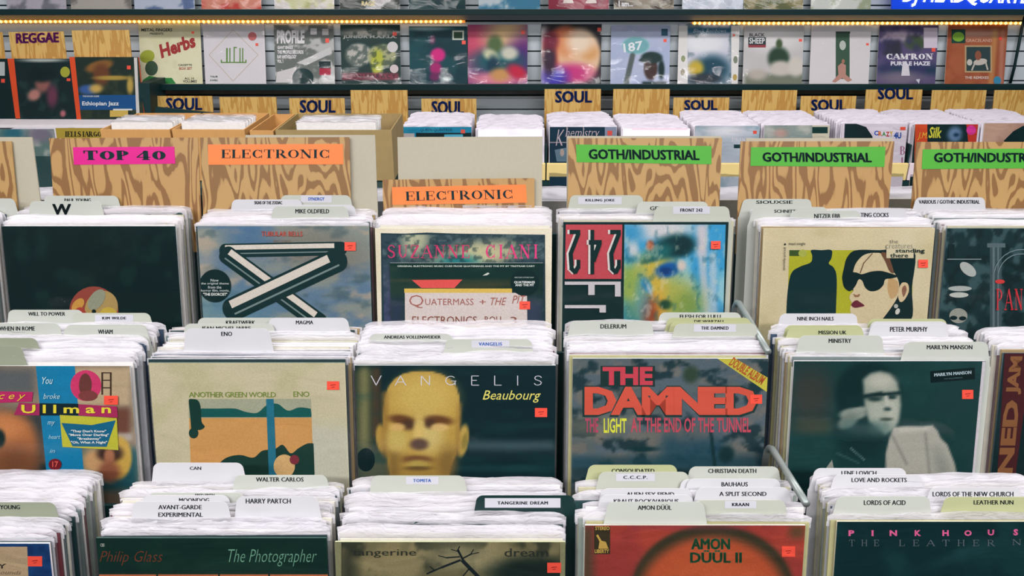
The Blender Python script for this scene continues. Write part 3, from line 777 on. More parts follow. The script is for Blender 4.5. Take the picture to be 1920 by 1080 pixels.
FR['B1'] = cover(PB, 279, 647, 680, (208, 198, 164), [('n', (190, 182, 140), 60, .45, .75, 6, .6), ('r', (196, 200, 190), 560, 800, 660, 920, 30, .6)],
    [('poly', (214, 158, 92), [(362, 1000), (592, 1000), (583, 748), (353, 748)]), ('poly', (170, 172, 146), [(354, 784), (584, 783), (583, 748), (353, 748)]),
     ('spoly', (24, 92, 88), [(378, 782), (384, 782), (480, 782), (576, 782), (583, 782), (584, 778), (583, 770), (581, 766), (560, 764), (540, 770), (520, 757), (500, 760), (482, 774), (460, 772), (440, 766), (410, 766), (384, 766), (378, 766), (376, 769), (376, 778)]),
     ('spoly', G, [(355, 749), (359, 748), (370, 750), (376, 762), (378, 790), (384, 800), (376, 806), (363, 806), (359, 805), (358, 799), (356, 775), (354, 754)]), ('ell', G, 363, 812, 9, 10),
     ('spoly', G, [(407, 873), (425, 858), (450, 853), (475, 858), (492, 845), (515, 842), (530, 834), (545, 850), (560, 840), (575, 832), (584, 831), (587, 832), (588, 838), (590, 900), (592, 990), (591, 998), (584, 1000), (500, 1000), (412, 1000), (403, 999), (401, 990), (404, 900), (404, 880)]),
     ('poly', BL, [(508, 1000), (523, 1000), (513, 748), (499, 748)]),
     ('ell', (222, 180, 120), 533, 874, 20, 22), ('ell', (130, 50, 62), 552, 862, 9, 9)],
    [('ANOTHER GREEN WORLD', (354, 517, 735, 745), (112, 134, 52), 'semi tight'), ('ENO', (550, 580, 734, 744), (112, 134, 52), 'semi tight')],
    'cream sleeve with framed orange and dark green landscape shapes', edge=(60, 84, 80), stickers=[(613, 715, 636, 731)], group=None)
gold = (206, 172, 86)
ops = [('r', (92, 92, 60), 665, 690, 700, 860, 14, .9), ('r', (130, 130, 88), 676, 690, 690, 850, 8, .8), ('r', (90, 66, 46), 698, 690, 714, 820, 6, .7), ('e', (80, 88, 70), 700, 880, 40, 40, .7), ('n', (20, 66, 66), 80, .55, .8, 4, .4, 20),
       ('r', (74, 104, 112), 875, 826, 1040, 844, 9, .55), ('r', (30, 76, 80), 840, 872, 1040, 884, 6, .5),  # upper pale streak: a light reflection on the cover, painted into its colours
       ('e', (186, 150, 70), 715, 822, 10, 26, .25, -6), ('e', (200, 168, 84), 868, 826, 10, 30, .25, 8), ('e', (150, 130, 60), 871, 828, 5, 16, .5, 8),
       ('p', (196, 160, 76), [(719, 765), (722, 743), (729, 724), (740, 710), (756, 701), (773, 697), (791, 696), (810, 697), (828, 702), (844, 711), (855, 725), (861, 743), (863, 775), (862, 820), (856, 850), (846, 875), (838, 910), (735, 910), (726, 860), (720, 825), (718, 790)], 1.8), ('p', (158, 124, 58), [(724, 840), (760, 850), (800, 862), (840, 850), (858, 840), (846, 880), (838, 910), (735, 910), (728, 870)], 9, .7), ('l', (150, 112, 54), 722, 740, 722, 850, 6, 6, .7), ('l', (160, 122, 60), 861, 760, 858, 850, 5, 5, .6), ('e', (214, 182, 98), 795, 745, 54, 40, .6), ('e', (214, 190, 116), 805, 815, 26, 30, .7), ('e', (206, 180, 100), 745, 824, 20, 22, .7),
       ('e', (110, 70, 40), 753, 787, 24, 9, .5, 8), ('e', (110, 70, 40), 823, 788, 26, 9, .5, 6), ('e', (86, 60, 44), 766, 796, 14, 10, .6), ('e', (86, 60, 44), 806, 794, 10, 9, .6), ('e', (216, 176, 106), 745, 801, 14, 7, .4), ('e', (222, 184, 116), 824, 801, 16, 7, .4),
       ('e', (222, 190, 110), 785, 806, 9, 26, .6), ('e', (96, 72, 62), 786, 833, 17, 11, .45), ('e', (120, 80, 50), 783, 862, 28, 8, .5), ('e', (186, 160, 80), 784, 870, 22, 7, .5), ('e', (110, 84, 46), 784, 878, 24, 4, .6), ('r', (120, 92, 50), 728, 850, 748, 900, 10, .6), ('e', (130, 100, 54), 840, 870, 18, 30, .7, 0, .7)]
FR['B2'] = cover(PB, 665, 1042, 685, (10, 40, 46), ops, [('ell', (10, 36, 40), 686, 862, 17, 22)],
    [('VANGELIS', (695, 1016, 704, 723), (206, 204, 214), 'thin'), ('Beaubourg', (905, 1014, 732, 755), (226, 214, 110), 'ital')],
    'black sleeve with golden bald mannequin head at its left', edge=(196, 200, 196), stickers=[(1003, 765, 1026, 782)])
ops = [('n', (88, 104, 116), 50, .42, .66, 5, .9, 30), ('n', (120, 116, 110), 34, .5, .7, 11, .8, 24), ('n', (24, 52, 60), 30, .52, .68, 19, .9, 22), ('r', (30, 72, 92), 1240, 820, 1360, 870, 20, .8), ('r', (22, 64, 78), 1068, 856, 1440, 900, 10, .7), ('e', (14, 52, 58), 1205, 842, 28, 5, .5), ('l', (12, 48, 54), 1332, 800, 1342, 890, 3, 2), ('e', (16, 50, 56), 1362, 852, 14, 16, .4, 30),
       ('e', (50, 70, 56), 1295, 702, 14, 16, .5, 20), ('e', (150, 140, 120), 1110, 800, 60, 20, .8, 0, .5)]
red = (206, 84, 66); dk = (30, 56, 54)
FR['B3'] = cover(PB, 1074, 1441, 672, (92, 104, 106), ops,
    [('poly', (206, 196, 74), [(1345, 672), (1379, 671), (1441, 708), (1440, 735)]),
     ('rect', dk, 1126, 686, 1228, 725)],
    [('THE', (1127, 1226, 686, 724), dk, 'heavy'), ('THE', (1130, 1224, 688, 722), (196, 66, 80), 'heavy'), ('DAMNED', (1092, 1424, 723, 782), dk, 'heavy tight'), ('DAMNED', (1096, 1420, 725, 778), red, 'heavy tight'),
     ('THE', (1097, 1122, 784, 811), (176, 70, 96), 'bold'), ('LIGHT', (1132, 1175, 784, 812), (214, 216, 70), 'bold'), ('AT THE END OF THE TUNNEL', (1183, 1408, 783, 811), (186, 74, 92), 'bold'),
     ('DOUBLE ALBUM', [(1366, 684), (1427, 722), (1376, 669)], (176, 84, 44), 'bold')],
    'stone grey-blue sleeve with huge red block letters and yellow corner band', edge=(205, 208, 206), stickers=[(1407, 740, 1429, 757)])
ops = [('n', (36, 78, 78), 70, .45, .75, 5, .6), ('e', (70, 60, 54), 1520, 740, 40, 50, .8, 0, .7), ('e', (80, 80, 60), 1525, 800, 36, 16, .8, 0, .6), ('e', (10, 44, 46), 1628, 740, 62, 62, .15), ('e', (14, 48, 50), 1618, 800, 50, 60, .3),
       ('p', (160, 168, 154), [(1619, 712), (1632, 701), (1650, 697), (1668, 702), (1682, 718), (1687, 735), (1689, 760), (1684, 790), (1674, 806), (1660, 815), (1644, 806), (1630, 790), (1622, 765), (1620, 738)], 5), ('e', (192, 192, 178), 1652, 715, 24, 14, .7), ('e', (186, 190, 176), 1672, 770, 12, 26, .7), ('e', (176, 182, 168), 1645, 770, 14, 20, .7),
       ('l', (14, 44, 46), 1622, 743, 1652, 738, 4, 3), ('l', (14, 44, 46), 1652, 740, 1686, 737, 3.5, 3), ('e', (40, 66, 64), 1640, 748, 14, 5, .6), ('e', (40, 66, 64), 1672, 745, 9, 4, .6), ('l', (196, 196, 184), 1662, 745, 1664, 762, 3, 3), ('e', (56, 80, 78), 1664, 767, 7, 4, .6), ('e', (80, 92, 84), 1662, 786, 12, 3.5, .5), ('e', (60, 84, 82), 1640, 806, 14, 10, .8, 30, .7), ('e', (140, 152, 142), 1600, 776, 26, 11, .3, -4), ('e', (150, 160, 150), 1612, 768, 14, 5, .4, -10), ('e', (120, 134, 126), 1590, 790, 20, 12, .4, -30), ('r', (40, 92, 92), 1580, 790, 1670, 820, 12, .4), ('r', (20, 70, 72), 1480, 815, 1590, 825, 8, .4),
       ('p', (180, 178, 166), [(1660, 920), (1661, 850), (1668, 820), (1676, 801), (1700, 799), (1730, 800), (1748, 797), (1758, 808), (1764, 822), (1776, 834), (1790, 870), (1800, 920)], 2.5), ('l', (120, 126, 118), 1672, 815, 1700, 870, 2, 3, .7), ('l', (130, 134, 126), 1735, 812, 1746, 920, 2.5, 3, .7), ('l', (210, 206, 194), 1690, 806, 1738, 803, 4, 5, .6), ('e', (140, 146, 136), 1765, 870, 14, 30, .8, -20, .7), ('l', (60, 100, 102), 1570, 850, 1610, 868, 1.5, 2, .8), ('l', (110, 140, 140), 1595, 840, 1620, 862, 1.2, 1.5, .8)]
FR['B4'] = cover(PB, 1489, 1848, 677, (22, 60, 60), ops,
    [('poly', (150, 154, 144), [(1540, 890), (1560, 862), (1566, 890)]),
     ('poly', (6, 30, 32), [(1745, 718), (1828, 711), (1828, 689), (1744, 696)]), ('poly', (214, 208, 214), [(1820, 920), (1832, 920), (1848, 678), (1842, 678)])],
    [('MARILYN MANSON', [(1752, 706), (1821, 701), (1752, 700)], (170, 190, 196), 'semi'), ('THE PALE EMPEROR', [(1770, 711.5), (1805, 709), (1770, 709.5)], (90, 120, 124), 'sans')],
    'teal-black sleeve with person in pale jacket, hand raised to the ear', edge=(214, 208, 214), stickers=[(1804, 731, 1825, 748)], film=SHRINK)
root_b4 = [o for o in COL.objects if o.get('label', '').startswith('teal-black sleeve with person')][0]
FR['B5'] = cover(PB, 1882, 2250, 662, (12, 38, 42), [('n', (30, 56, 60), 40, .5, .7, 4, .5)],
    [('poly', (72, 30, 34), [(1868, 920), (1900, 920), (1935, 660), (1884, 660)])],
    [('NED', [(1898, 890), (1912, 750), (1870, 890)], (128, 84, 52), 'heavy'), ('JAM', [(1914, 740), (1924, 668), (1885, 740)], (128, 84, 52), 'heavy')],
    'black sleeve with maroon panel of brown sideways letters at right edge', edge=(70, 90, 96))

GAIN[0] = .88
# ---- row A (front) ----
FR['A0'] = cover(PA, -322, 92, 1019, (24, 66, 118), [('n', (16, 46, 92), 40, .5, .7, 4, .8)],
    [('poly', (186, 160, 126), [(-330, 1200), (58, 1200), (51, 1025), (-330, 1025)])],
    [('BARRY', (-60, 12, 1057, 1066), (50, 44, 40), 'bold'), ('romantic sounds', (-70, 40, 1070, 1077), (110, 90, 70), 'ital')],
    'royal blue bordered tan sleeve in bottom left corner', edge=(222, 216, 222), stickers=[(52, 1043, 79, 1062)])
FR['A1'] = cover(PA, 180, 612, 1009, (14, 46, 40), [('n', (24, 58, 46), 60, .5, .75, 4, .5)],
    [('rect', (196, 112, 72), 170, 1077, 625, 1400), ('rect', (20, 44, 40), 293, 1077, 296, 1400), ('rect', (20, 44, 40), 409, 1077, 412, 1400), ('rect', (20, 44, 40), 503, 1077, 506, 1400)],
    [('Philip Glass', (187, 305, 1033, 1060), (110, 56, 40), 'ital light'), ('The Photographer', (428, 594, 1030, 1062), (110, 160, 136), 'ital light'), ('CBS', (188, 196, 1019, 1025), (170, 176, 166), 'bold')],
    'very dark green sleeve with rust and pale green script titles', edge=(30, 62, 56))
ops = [('n', (150, 138, 98), 70, .45, .7, 5, .9), ('n', (54, 58, 44), 44, .5, .68, 12, .9), ('e', (24, 40, 36), 1000, 1075, 90, 30, .5), ('r', (40, 46, 38), 640, 1026, 668, 1100, 16, .7), ('e', (166, 158, 122), 860, 1040, 60, 24, .8, 0, .6)]
tree = [('bar', (22, 34, 38), 905, 1090, 866, 1050, 7), ('bar', (22, 34, 38), 870, 1054, 858, 1030, 4), ('bar', (22, 34, 38), 858, 1032, 862, 1024, 2), ('bar', (22, 34, 38), 864, 1050, 828, 1064, 4), ('bar', (22, 34, 38), 830, 1063, 800, 1076, 3), ('bar', (22, 34, 38), 862, 1044, 836, 1046, 2.5), ('bar', (22, 34, 38), 838, 1046, 822, 1042, 1.6),
        ('bar', (22, 34, 38), 866, 1048, 885, 1038, 2.5), ('bar', (22, 34, 38), 884, 1039, 898, 1036, 1.6), ('bar', (22, 34, 38), 882, 1040, 888, 1030, 1.4), ('bar', (22, 34, 38), 858, 1034, 846, 1030, 1.5), ('bar', (22, 34, 38), 815, 1070, 806, 1062, 1.5), ('bar', (22, 34, 38), 880, 1066, 868, 1080, 2)]
FR['A2'] = cover(PA, 628, 1060, 1016, (112, 106, 76), ops, tree + [('rect', (140, 140, 104), 620, 1016, 640, 1300), ('rect', (140, 140, 104), 1050, 1016, 1070, 1300)],
    [('tangerine', (660, 780, 1030, 1046), (44, 48, 42), 'sans'), ('dream', (946, 1028, 1028, 1044), (40, 46, 42), 'sans')],
    'mottled olive-brown sleeve with bare tree branches and faint lettering', edge=(170, 172, 140), stickers=[(1026, 1055, 1052, 1074)])
ops = [('n', (150, 56, 56), 90, .45, .75, 5, .7), ('e', (60, 56, 40), 1336, 1110, 152, 125, .04), ('e', (60, 56, 40), 1336, 1110, 148, 120, .12), ('e', (190, 84, 52), 1336, 1125, 138, 118, .12), ('e', (206, 96, 58), 1330, 1100, 90, 60, .7), ('r', (70, 70, 50), 1090, 985, 1112, 1100, 16, .9), ('r', (150, 66, 84), 1180, 985, 1400, 992, 8, .6), ('r', (90, 76, 50), 1480, 985, 1510, 1010, 12, .8)]
gold = (206, 168, 84)
FR['A3'] = cover(PA, 1097, 1510, 985, (180, 70, 56), ops,
    [('rect', (60, 52, 36), 1114, 987, 1144, 1039), ('poly', gold, [(1122, 1029), (1124, 1015), (1118, 1004), (1121, 1002), (1128, 1014), (1136, 1016), (1141, 1029)])],
    [('AMON', (1297, 1368, 1010, 1030), (40, 92, 62), 'soul'), ('DÜÜL II', (1295, 1390, 1032, 1055), (40, 92, 62), 'soul'), ('STEREO', (1116, 1143, 987, 994), gold, 'bold'), ('LIBERTY', (1115, 1142, 1030, 1037), gold, 'bold')],
    'rust red sleeve with dark arc and green block letters', edge=(206, 200, 190), stickers=[(1466, 1024, 1491, 1044)])
FR['A4'] = cover(PA, 1570, 1990, 978, (10, 46, 50), [('n', (24, 66, 68), 70, .5, .75, 4, .6), ('e', (40, 80, 84), 1800, 1040, 60, 10, .8, -20, .4)], [],
    [('P', (1591, 1602, 994, 1005), (226, 100, 150), 'heavy'), ('I', (1634, 1638, 994, 1005), (226, 100, 150), 'heavy'), ('N', (1668, 1682, 994, 1005), (226, 100, 150), 'heavy'), ('K', (1715, 1727, 994, 1005), (226, 100, 150), 'heavy'), ('H', (1767, 1779, 994, 1005), (226, 100, 150), 'heavy'), ('O', (1808, 1822, 994, 1005), (226, 100, 150), 'heavy'), ('U', (1852, 1864, 993, 1004), (226, 100, 150), 'heavy'), ('S', (1900, 1909, 992, 1004), (226, 100, 150), 'heavy'), ('E', (1944, 1954, 992, 1004), (226, 100, 150), 'heavy'),
     ('THE', (1592, 1648, 1012, 1024), (100, 112, 120), 'thin_serif'), ('LEATHER', (1685, 1866, 1012, 1024), (100, 112, 120), 'thin_serif'), ('NUN', (1897, 1985, 1011, 1022), (100, 112, 120), 'thin_serif')],
    'dark petrol sleeve with spaced pink letters in bottom right corner', edge=(190, 184, 160))

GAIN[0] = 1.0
# ---- packs behind each front record, with their tabbed cards ----
# tab: x0, x1, ytop, ybase, text, text box (x0, x1, y0, y1), style
TABS = {
 'C0': [(82, 222, 367, 385, 'PAUL YOUNG', (121, 170, 372, 379), 'g'), (55, 190, 377, 399, 'W', (99, 132, 383, 403), 'g')],
 'C1': [(526, 658, 366, 385, 'SYNERGY', (578, 608, 370, 376), 'b'), (434, 566, 374, 390, 'SIGNS OF THE ZODIAC', (477, 529, 377, 383), 'w'), (512, 666, 384, 400, '', None, 'w'), (510, 652, 387, 407, 'MIKE OLDFIELD', (554, 617, 392, 400), 'g')],
 'C2': [],
 'C3': [(1068, 1206, 366, 388, 'KILLING JOKE', (1098, 1152, 373, 379), 't'), (1195, 1328, 378, 398, 'GENE', (1219, 1250, 387, 394), 'g'), (1228, 1368, 387, 412, 'FRONT 242', (1276, 1317, 391, 397), 't')],
 'C4': [(1392, 1522, 373, 390, 'SIOUXSIE', (1418, 1486, 376, 382), 'g'), (1410, 1552, 388, 404, 'SCHNITT', (1452, 1492, 393, 399), 'g'), (1556, 1700, 391, 410, 'REVOLTING COCKS', (1588, 1666, 399, 407), 'w'), (1482, 1614, 395, 411, 'NITZER EBB', (1527, 1575, 401, 409), 'g')],
 'C5': [(1716, 1848, 370, 390, 'VARIOUS / GOTHIC INDUSTRIAL', (1723, 1837, 375, 382), 'w')],
 'B0': [(14, 155, 581, 603, 'WILL TO POWER', (53, 122, 585, 592), 'g'), (135, 282, 587, 604, 'KIM WILDE', (192, 236, 594, 599), 't'), (-40, 112, 606, 630, 'WHEN IN ROME', (-1, 65, 612, 620), 'g'), (122, 276, 609, 625, '', None, 'g'), (118, 276, 613, 634, 'WHAM', (184, 211, 618, 626), 'g'), (-60, 70, 634, 655, '', None, 'd'), (-80, 42, 649, 674, '', None, 'd')],
 'B1': [(503, 653, 596, 617, 'MAGMA', (555, 587, 601, 608), 'w'), (370, 523, 596, 609, 'KRAFTWERK', (424, 478, 601, 609), 'g'), (345, 514, 607, 620, 'JEAN MICHEL JARRE', (378, 470, 612, 620), 'g'), (346, 506, 616, 650, 'ENO', (415, 435, 622, 630), 'w')],
 'B2': [(692, 848, 626, 643, 'ANDREAS VOLLENWEIDER', (720, 826, 629, 635), 'g'), (834, 998, 636, 657, 'VANGELIS', (898, 941, 642, 648), 'b')],
 'B3': [(1236, 1390, 586, 605, 'FLESH FOR LULU', (1275, 1351, 590, 597), 'g'), (1250, 1408, 596, 612, 'DIE WARZAU', (1302, 1356, 600, 606), 'o'), (1256, 1416, 604, 618, '', None, 'o'), (1068, 1224, 602, 628, 'DELERIUM', (1126, 1174, 608, 616), 'g'), (1264, 1420, 607, 633, 'THE DAMNED', (1315, 1366, 612, 618), 't')],
 'B4': [(1462, 1608, 588, 606, 'NINE INCH NAILS', (1495, 1563, 594, 601), 'w'), (1628, 1776, 598, 618, '', None, 'o'), (1632, 1778, 603, 622, '', None, 'w'), (1472, 1618, 610, 626, '', None, 'o'), (1632, 1778, 608, 628, 'PETER MURPHY', (1669, 1739, 613, 622), 'w'), (1476, 1620, 615, 633, 'MISSION UK', (1535, 1587, 620, 627), 'o'), (1498, 1656, 629, 656, 'MINISTRY', (1554, 1596, 635, 643), 'g'), (1696, 1854, 641, 676, 'MARILYN MANSON', (1738, 1823, 647, 655), 'g')],
 'B5': [],
 'A0': [(-90, 104, 942, 970, 'GRACIE YOUNG', (-38, 37, 947, 955), 'd')],
 'A1': [(286, 456, 868, 901, 'CAN', (356, 377, 875, 881), 'w'), (438, 614, 891, 917, 'WALTER CARLOS', (480, 569, 895, 903), 'g'), (276, 458, 924, 938, 'FRED FRITH', (366, 402, 926, 931), 'g'), (266, 430, 929, 944, 'MOONDOG', (336, 392, 934, 942), 'w'), (442, 597, 931, 968, 'HARRY PARTCH', (461, 545, 935, 944), 'w'), (247, 428, 940, 975, 'AVANT-GARDE|EXPERIMENTAL', (297, 378, 947, 955), 'w')],
 'A2': [(696, 872, 892, 919, 'TOMITA', (775, 808, 898, 904), 'b'), (892, 1078, 929, 961, 'TANGERINE DREAM', (933, 1027, 940, 946), 'k')],
 'A3': [(1292, 1462, 875, 897, 'CHRISTIAN DEATH', (1328, 1418, 879, 887), 'g'), (1102, 1270, 872, 893, 'CONSOLIDATED', (1147, 1227, 879, 887), 'o'), (1122, 1292, 885, 909, 'C.C.C.P.', (1169, 1214, 892, 898), 't'), (1276, 1440, 899, 914, '', None, 'w'), (1288, 1464, 898, 917, 'BAUHAUS', (1353, 1402, 904, 912), 'w'), (1305, 1482, 914, 938, 'A SPLIT SECOND', (1349, 1437, 922, 930), 'w'), (1126, 1298, 916, 932, 'ALIEN SEX FIEND', (1175, 1264, 923, 931), 'w'),
        (1124, 1300, 928, 946, 'KRAUT ROCK/VARIOUS', (1151, 1272, 936, 944), 'w'), (1302, 1474, 938, 966, 'KRAAN', (1373, 1404, 943, 949), 't'), (1138, 1322, 941, 978, 'AMON DÜÜL', (1196, 1259, 946, 956), 'g')],
 'A4': [(1526, 1700, 878, 896, 'LENE LOVICH', (1578, 1643, 883, 891), 'w'), (1562, 1730, 890, 913, 'LOVE AND ROCKETS', (1597, 1700, 896, 904), 'w'), (1742, 1915, 914, 936, 'LORDS OF THE NEW CHURCH', (1749, 1900, 922, 931), 'w'), (1568, 1745, 931, 957, 'LORDS OF ACID', (1620, 1698, 938, 947), 'g'), (1770, 1950, 932, 957, 'LEATHER NUN', (1826, 1900, 938, 946), 'o')],
}
BACK = {'C0': 386, 'C1': 386, 'C2': 386, 'C3': 388, 'C4': 388, 'C5': 386, 'B0': 601, 'B1': 603, 'B2': 607, 'B3': 603, 'B4': 603, 'B5': 612, 'A0': 886, 'A1': 903, 'A2': 894, 'A3': 893, 'A4': 889}
STYLE = {'C0': ['mid', 'hi'], 'C1': ['mid'], 'C2': ['mid', 'hi'], 'C3': ['mid', 'lo'], 'C4': ['mid'], 'C5': ['mid'], 'A1': ['mid', 'mid', 'hi'], 'A3': ['mid', 'hi'], 'B1': ['lo', 'lo', 'mid'], 'B3': ['mid', 'lo', 'hi'], 'B4': ['mid', 'lo', 'hi'], 'A2': ['hi', 'hi', 'mid']}
DESC = {'C0': 'black paper sleeve', 'C1': 'chrome tube sleeve', 'C2': 'cream bordered sleeve', 'C3': 'inverted digits sleeve', 'C4': 'dark sunglasses sleeve', 'C5': 'grey line drawing sleeve',
        'B0': 'pink circle collage sleeve', 'B1': 'orange landscape sleeve', 'B2': 'golden head sleeve', 'B3': 'red block letter sleeve', 'B4': 'pale jacket sleeve', 'B5': 'maroon panel sleeve',
        'A0': 'blue bordered tan sleeve', 'A1': 'dark green script sleeve', 'A2': 'bare tree sleeve', 'A3': 'red arc sleeve', 'A4': 'pink letters sleeve'}
NUM = ['first', 'second', 'third', 'fourth', 'fifth', 'sixth', 'seventh', 'eighth', 'ninth', 'tenth', 'eleventh']
CNAME = {'g': 'light grey', 'w': 'whitish', 'o': 'pale olive', 'd': 'dull green', 'k': 'black', 't': 'light grey typed-label', 'b': 'light grey blue-typed'}
for key, tabs in TABS.items():
    fr, W, H = FR[key]
    cx = fr.O[0]
    order = sorted(tabs, key=lambda q: -q[3])
    tb = t_for_y(fr, H, BACK[key], .008)
    ts = []
    for i, sp in enumerate(order):
        ts.append(tab_card(fr, W, H, sp, '%s index card, %s from front behind the %s' % (CNAME[sp[6]], NUM[i], DESC[key]), tb - .0002 - .0016 * (len(order) - 1 - i) if key[0] == 'C' else 1.0))
    kz = [0.0] if key != 'C2' else [0.0]
    pack(fr, W, H, tb, ts, 'hi', 'behind the ' + DESC[key], 'records filed behind the ' + DESC[key], styles=STYLE.get(key), t0=.0062)
    FR[key] = FR[key] + (tb,)
# ------------------------------------------------------------------ tall genre dividers at the back of the upper row
WOODP = wood_mat('printed_plywood', (166, 130, 78), (122, 84, 42), 1.5, 9.0, .22, 1.3)
WOODP2 = wood_mat('printed_plywood_b', (166, 132, 80), (122, 86, 44), 1.5, 9.0, .22, 4.1)
BEIGE = mat('beige_card_back', (164, 158, 140), rough=.55, var=.05, scale=150)
SIGNS = {'pink': (200, 24, 124), 'orange': (226, 122, 64), 'green': (74, 158, 52)}
def wood_card(key, t, quad, label, material, sign=None, text=None, style='serif', cat='divider', name='genre_divider', drop=.09):
    """quad: top-left, top-right, bottom-right, bottom-left in pixels"""
    fr, W, H = FR[key][:3]
    f2 = Frame(fr.O + NP * t, fr.lean)
    L = f2.loc(quad)
    root = empty(name, label, cat, 'tall cards rising behind the upper row'); f2.place(root)
    tl, tr, br, bl = [(p[0], p[2]) for p in L]
    def ext(a, b):
        k = (a[1] - b[1] + drop) / max(a[1] - b[1], 1e-4); return (a[0] + (b[0] - a[0]) * 1.0, b[1] - drop)
    pts = [ext(tl, bl), ext(tr, br), tr, tl]
    link('panel', MB().prism(pts, 0, .0028).mesh('panel'), material, root)
    if sign:
        c, q = sign
        link('paper_sign', MB().prism([(p[0], p[2]) for p in f2.loc(q)][::-1], -.0006, -.0001).mesh('paper_sign'), mat('sign_' + c, SIGNS[c], rough=.3, var=.04, coat=.3), root)
    if text:
        lettering(f2, root, text[0], text[1], (14, 40, 44), style, -.0009, 'sign_lettering')
    return root
def tb(k, extra=0): return FR[k][3] + .004 + extra
wood_card('C0', tb('C0', .004), [(92, 259), (371, 258), (374, 386), (99, 386)], 'plywood-print divider with pink TOP 40 sign', WOODP, ('pink', [(137, 276), (327, 275), (329, 307), (139, 309)]), ('TOP 40', [(157, 300), (311, 300), (156, 282)]), 'fat_serif')
wood_card('C1', tb('C1'), [(375, 258), (655, 257), (657, 386), (378, 386)], 'plywood-print divider with orange ELECTRONIC sign, next to the pink sign', WOODP2, ('orange', [(390, 271), (643, 270), (644, 308), (391, 309)]), ('ELECTRONIC', [(415, 297), (617, 297), (415, 280)]))
wood_card('C1', tb('C1', .010), [(460, 253), (703, 253), (709, 388), (460, 388)], 'blank beige card behind the left orange ELECTRONIC divider', BEIGE, name='blank_divider')
wood_card('C2', tb('C2'), [(717, 337), (1002, 334), (1003, 390), (719, 390)], 'low plywood-print divider with orange ELECTRONIC sign in front of wide beige card', WOODP, ('orange', [(735, 351), (986, 346), (988, 380), (736, 384)]), ('ELECTRONIC', [(761, 377), (961, 373), (760, 359)]))
wood_card('C2', tb('C2', .010), [(745, 257), (1017, 256), (1016, 388), (748, 388)], 'wide blank beige card between ELECTRONIC and GOTH signs', BEIGE, name='blank_divider')
gs = 'goth'
wood_card('C3', tb('C3'), [(1066, 259), (1354, 259), (1349, 390), (1064, 390)], 'plywood-print divider with leftmost green GOTH/INDUSTRIAL sign', WOODP2, ('green', [(1080, 271), (1334, 274), (1334, 308), (1081, 304)]), ('GOTH/INDUSTRIAL', [(1105, 298), (1311, 300), (1104, 280)]), gs)
wood_card('C3', tb('C3', .006), [(1063, 255), (1352, 255), (1347, 390), (1063, 390)], 'beige card edge behind leftmost GOTH/INDUSTRIAL divider', BEIGE, name='blank_divider')
wood_card('C4', tb('C4'), [(1389, 265), (1677, 265), (1665, 390), (1383, 390)], 'plywood-print divider with middle green GOTH/INDUSTRIAL sign', WOODP, ('green', [(1408, 276), (1660, 275), (1658, 313), (1407, 311)]), ('GOTH/INDUSTRIAL', [(1431, 303), (1634, 304), (1430, 286)]), gs)
wood_card('C4', tb('C4', .006), [(1399, 259), (1674, 259), (1662, 390), (1396, 390)], 'beige card edge behind middle GOTH/INDUSTRIAL divider', BEIGE, name='blank_divider')
wood_card('C5', tb('C5'), [(1719, 266), (2005, 266), (1990, 392), (1708, 392)], 'plywood-print divider with rightmost green GOTH/INDUSTRIAL sign, cut by frame', WOODP2, ('green', [(1730, 280), (1990, 278), (1988, 315), (1728, 317)]), ('GOTH/INDUSTRIAL', [(1752, 304), (1957, 304), (1752, 287)]), gs)
fr0 = FR['C0'][0]
FRm = Frame(fr0.O - np.array([.345, 0, 0]), fr0.lean); FR['Cm'] = (FRm, FR['C0'][1], FR['C0'][2], FR['C0'][3])
wood_card('Cm', tb('C0'), [(-260, 265), (21, 265), (32, 388), (-250, 388)], 'plywood-print divider at the left frame edge', WOODP2, None, None)
wood_card('Cm', tb('C0', .006), [(-240, 257), (60, 257), (80, 388), (-220, 388)], 'blank beige card at the left frame edge', BEIGE, name='blank_divider')
tab_card(FRm, .315, FR['C0'][2], (-60, 28, 372, 396, '', None, 'g'), 'light grey index card at the left frame edge of the upper row')
pack(FRm, .315, FR['C0'][2], FR['C0'][3] - .004, [], 'hi', 'at the left frame edge of upper row', 'records at the left frame edge of the upper row')

# ------------------------------------------------------------------ the rack that carries the three rows
STEEL_D = mat('rack_dark_steel', (16, 48, 50), rough=.5, spec=.3)
rack = empty('record_rack', 'dark stepped steel rack carrying three rows of records', 'rack')
for nm, P in (('A', PA), ('B', PB), ('C', PC)):
    ks = [k for k in FR if k[0] == nm and len(k) == 2 and k != 'Cm']
    zb = min(FR[k][0].O[2] for k in ks) - .012
    yb = np.mean([FR[k][0].O[1] for k in ks])
    link("shelf_board", MB().box((-1.35, yb - .03, zb - .01), (1.35, yb + .17, zb + .0095)).mesh('shelf_board'), STEEL_D, rack)
    V = P.V; n = P.W; b0 = np.array([0, yb + .165, zb]); hgt = .27
    a = b0; c = b0 + V * hgt
    link('back_panel', mesh('back_panel', [(-1.35, a[1], a[2]), (1.35, a[1], a[2]), (1.35, c[1], c[2]), (-1.35, c[1], c[2]),
         (-1.35, a[1] + .006, a[2]), (1.35, a[1] + .006, a[2]), (1.35, c[1] + .006, c[2]), (-1.35, c[1] + .006, c[2])],
         [(0, 1, 2, 3), (7, 6, 5, 4), (3, 2, 6, 7), (0, 4, 5, 1), (1, 5, 6, 2), (0, 3, 7, 4)]), STEEL_D, rack)
    link('support', MB().box((-1.3, yb + .10, 0), (-1.26, yb + .14, zb - .02)).mesh('support'), STEEL_D, rack)
    link('support', MB().box((1.26, yb + .10, 0), (1.3, yb + .14, zb - .02)).mesh('support'), STEEL_D, rack)
RAIL = mat('brushed_rail', (128, 136, 134), rough=.4, metal=.5, spec=.5)
XR = .406
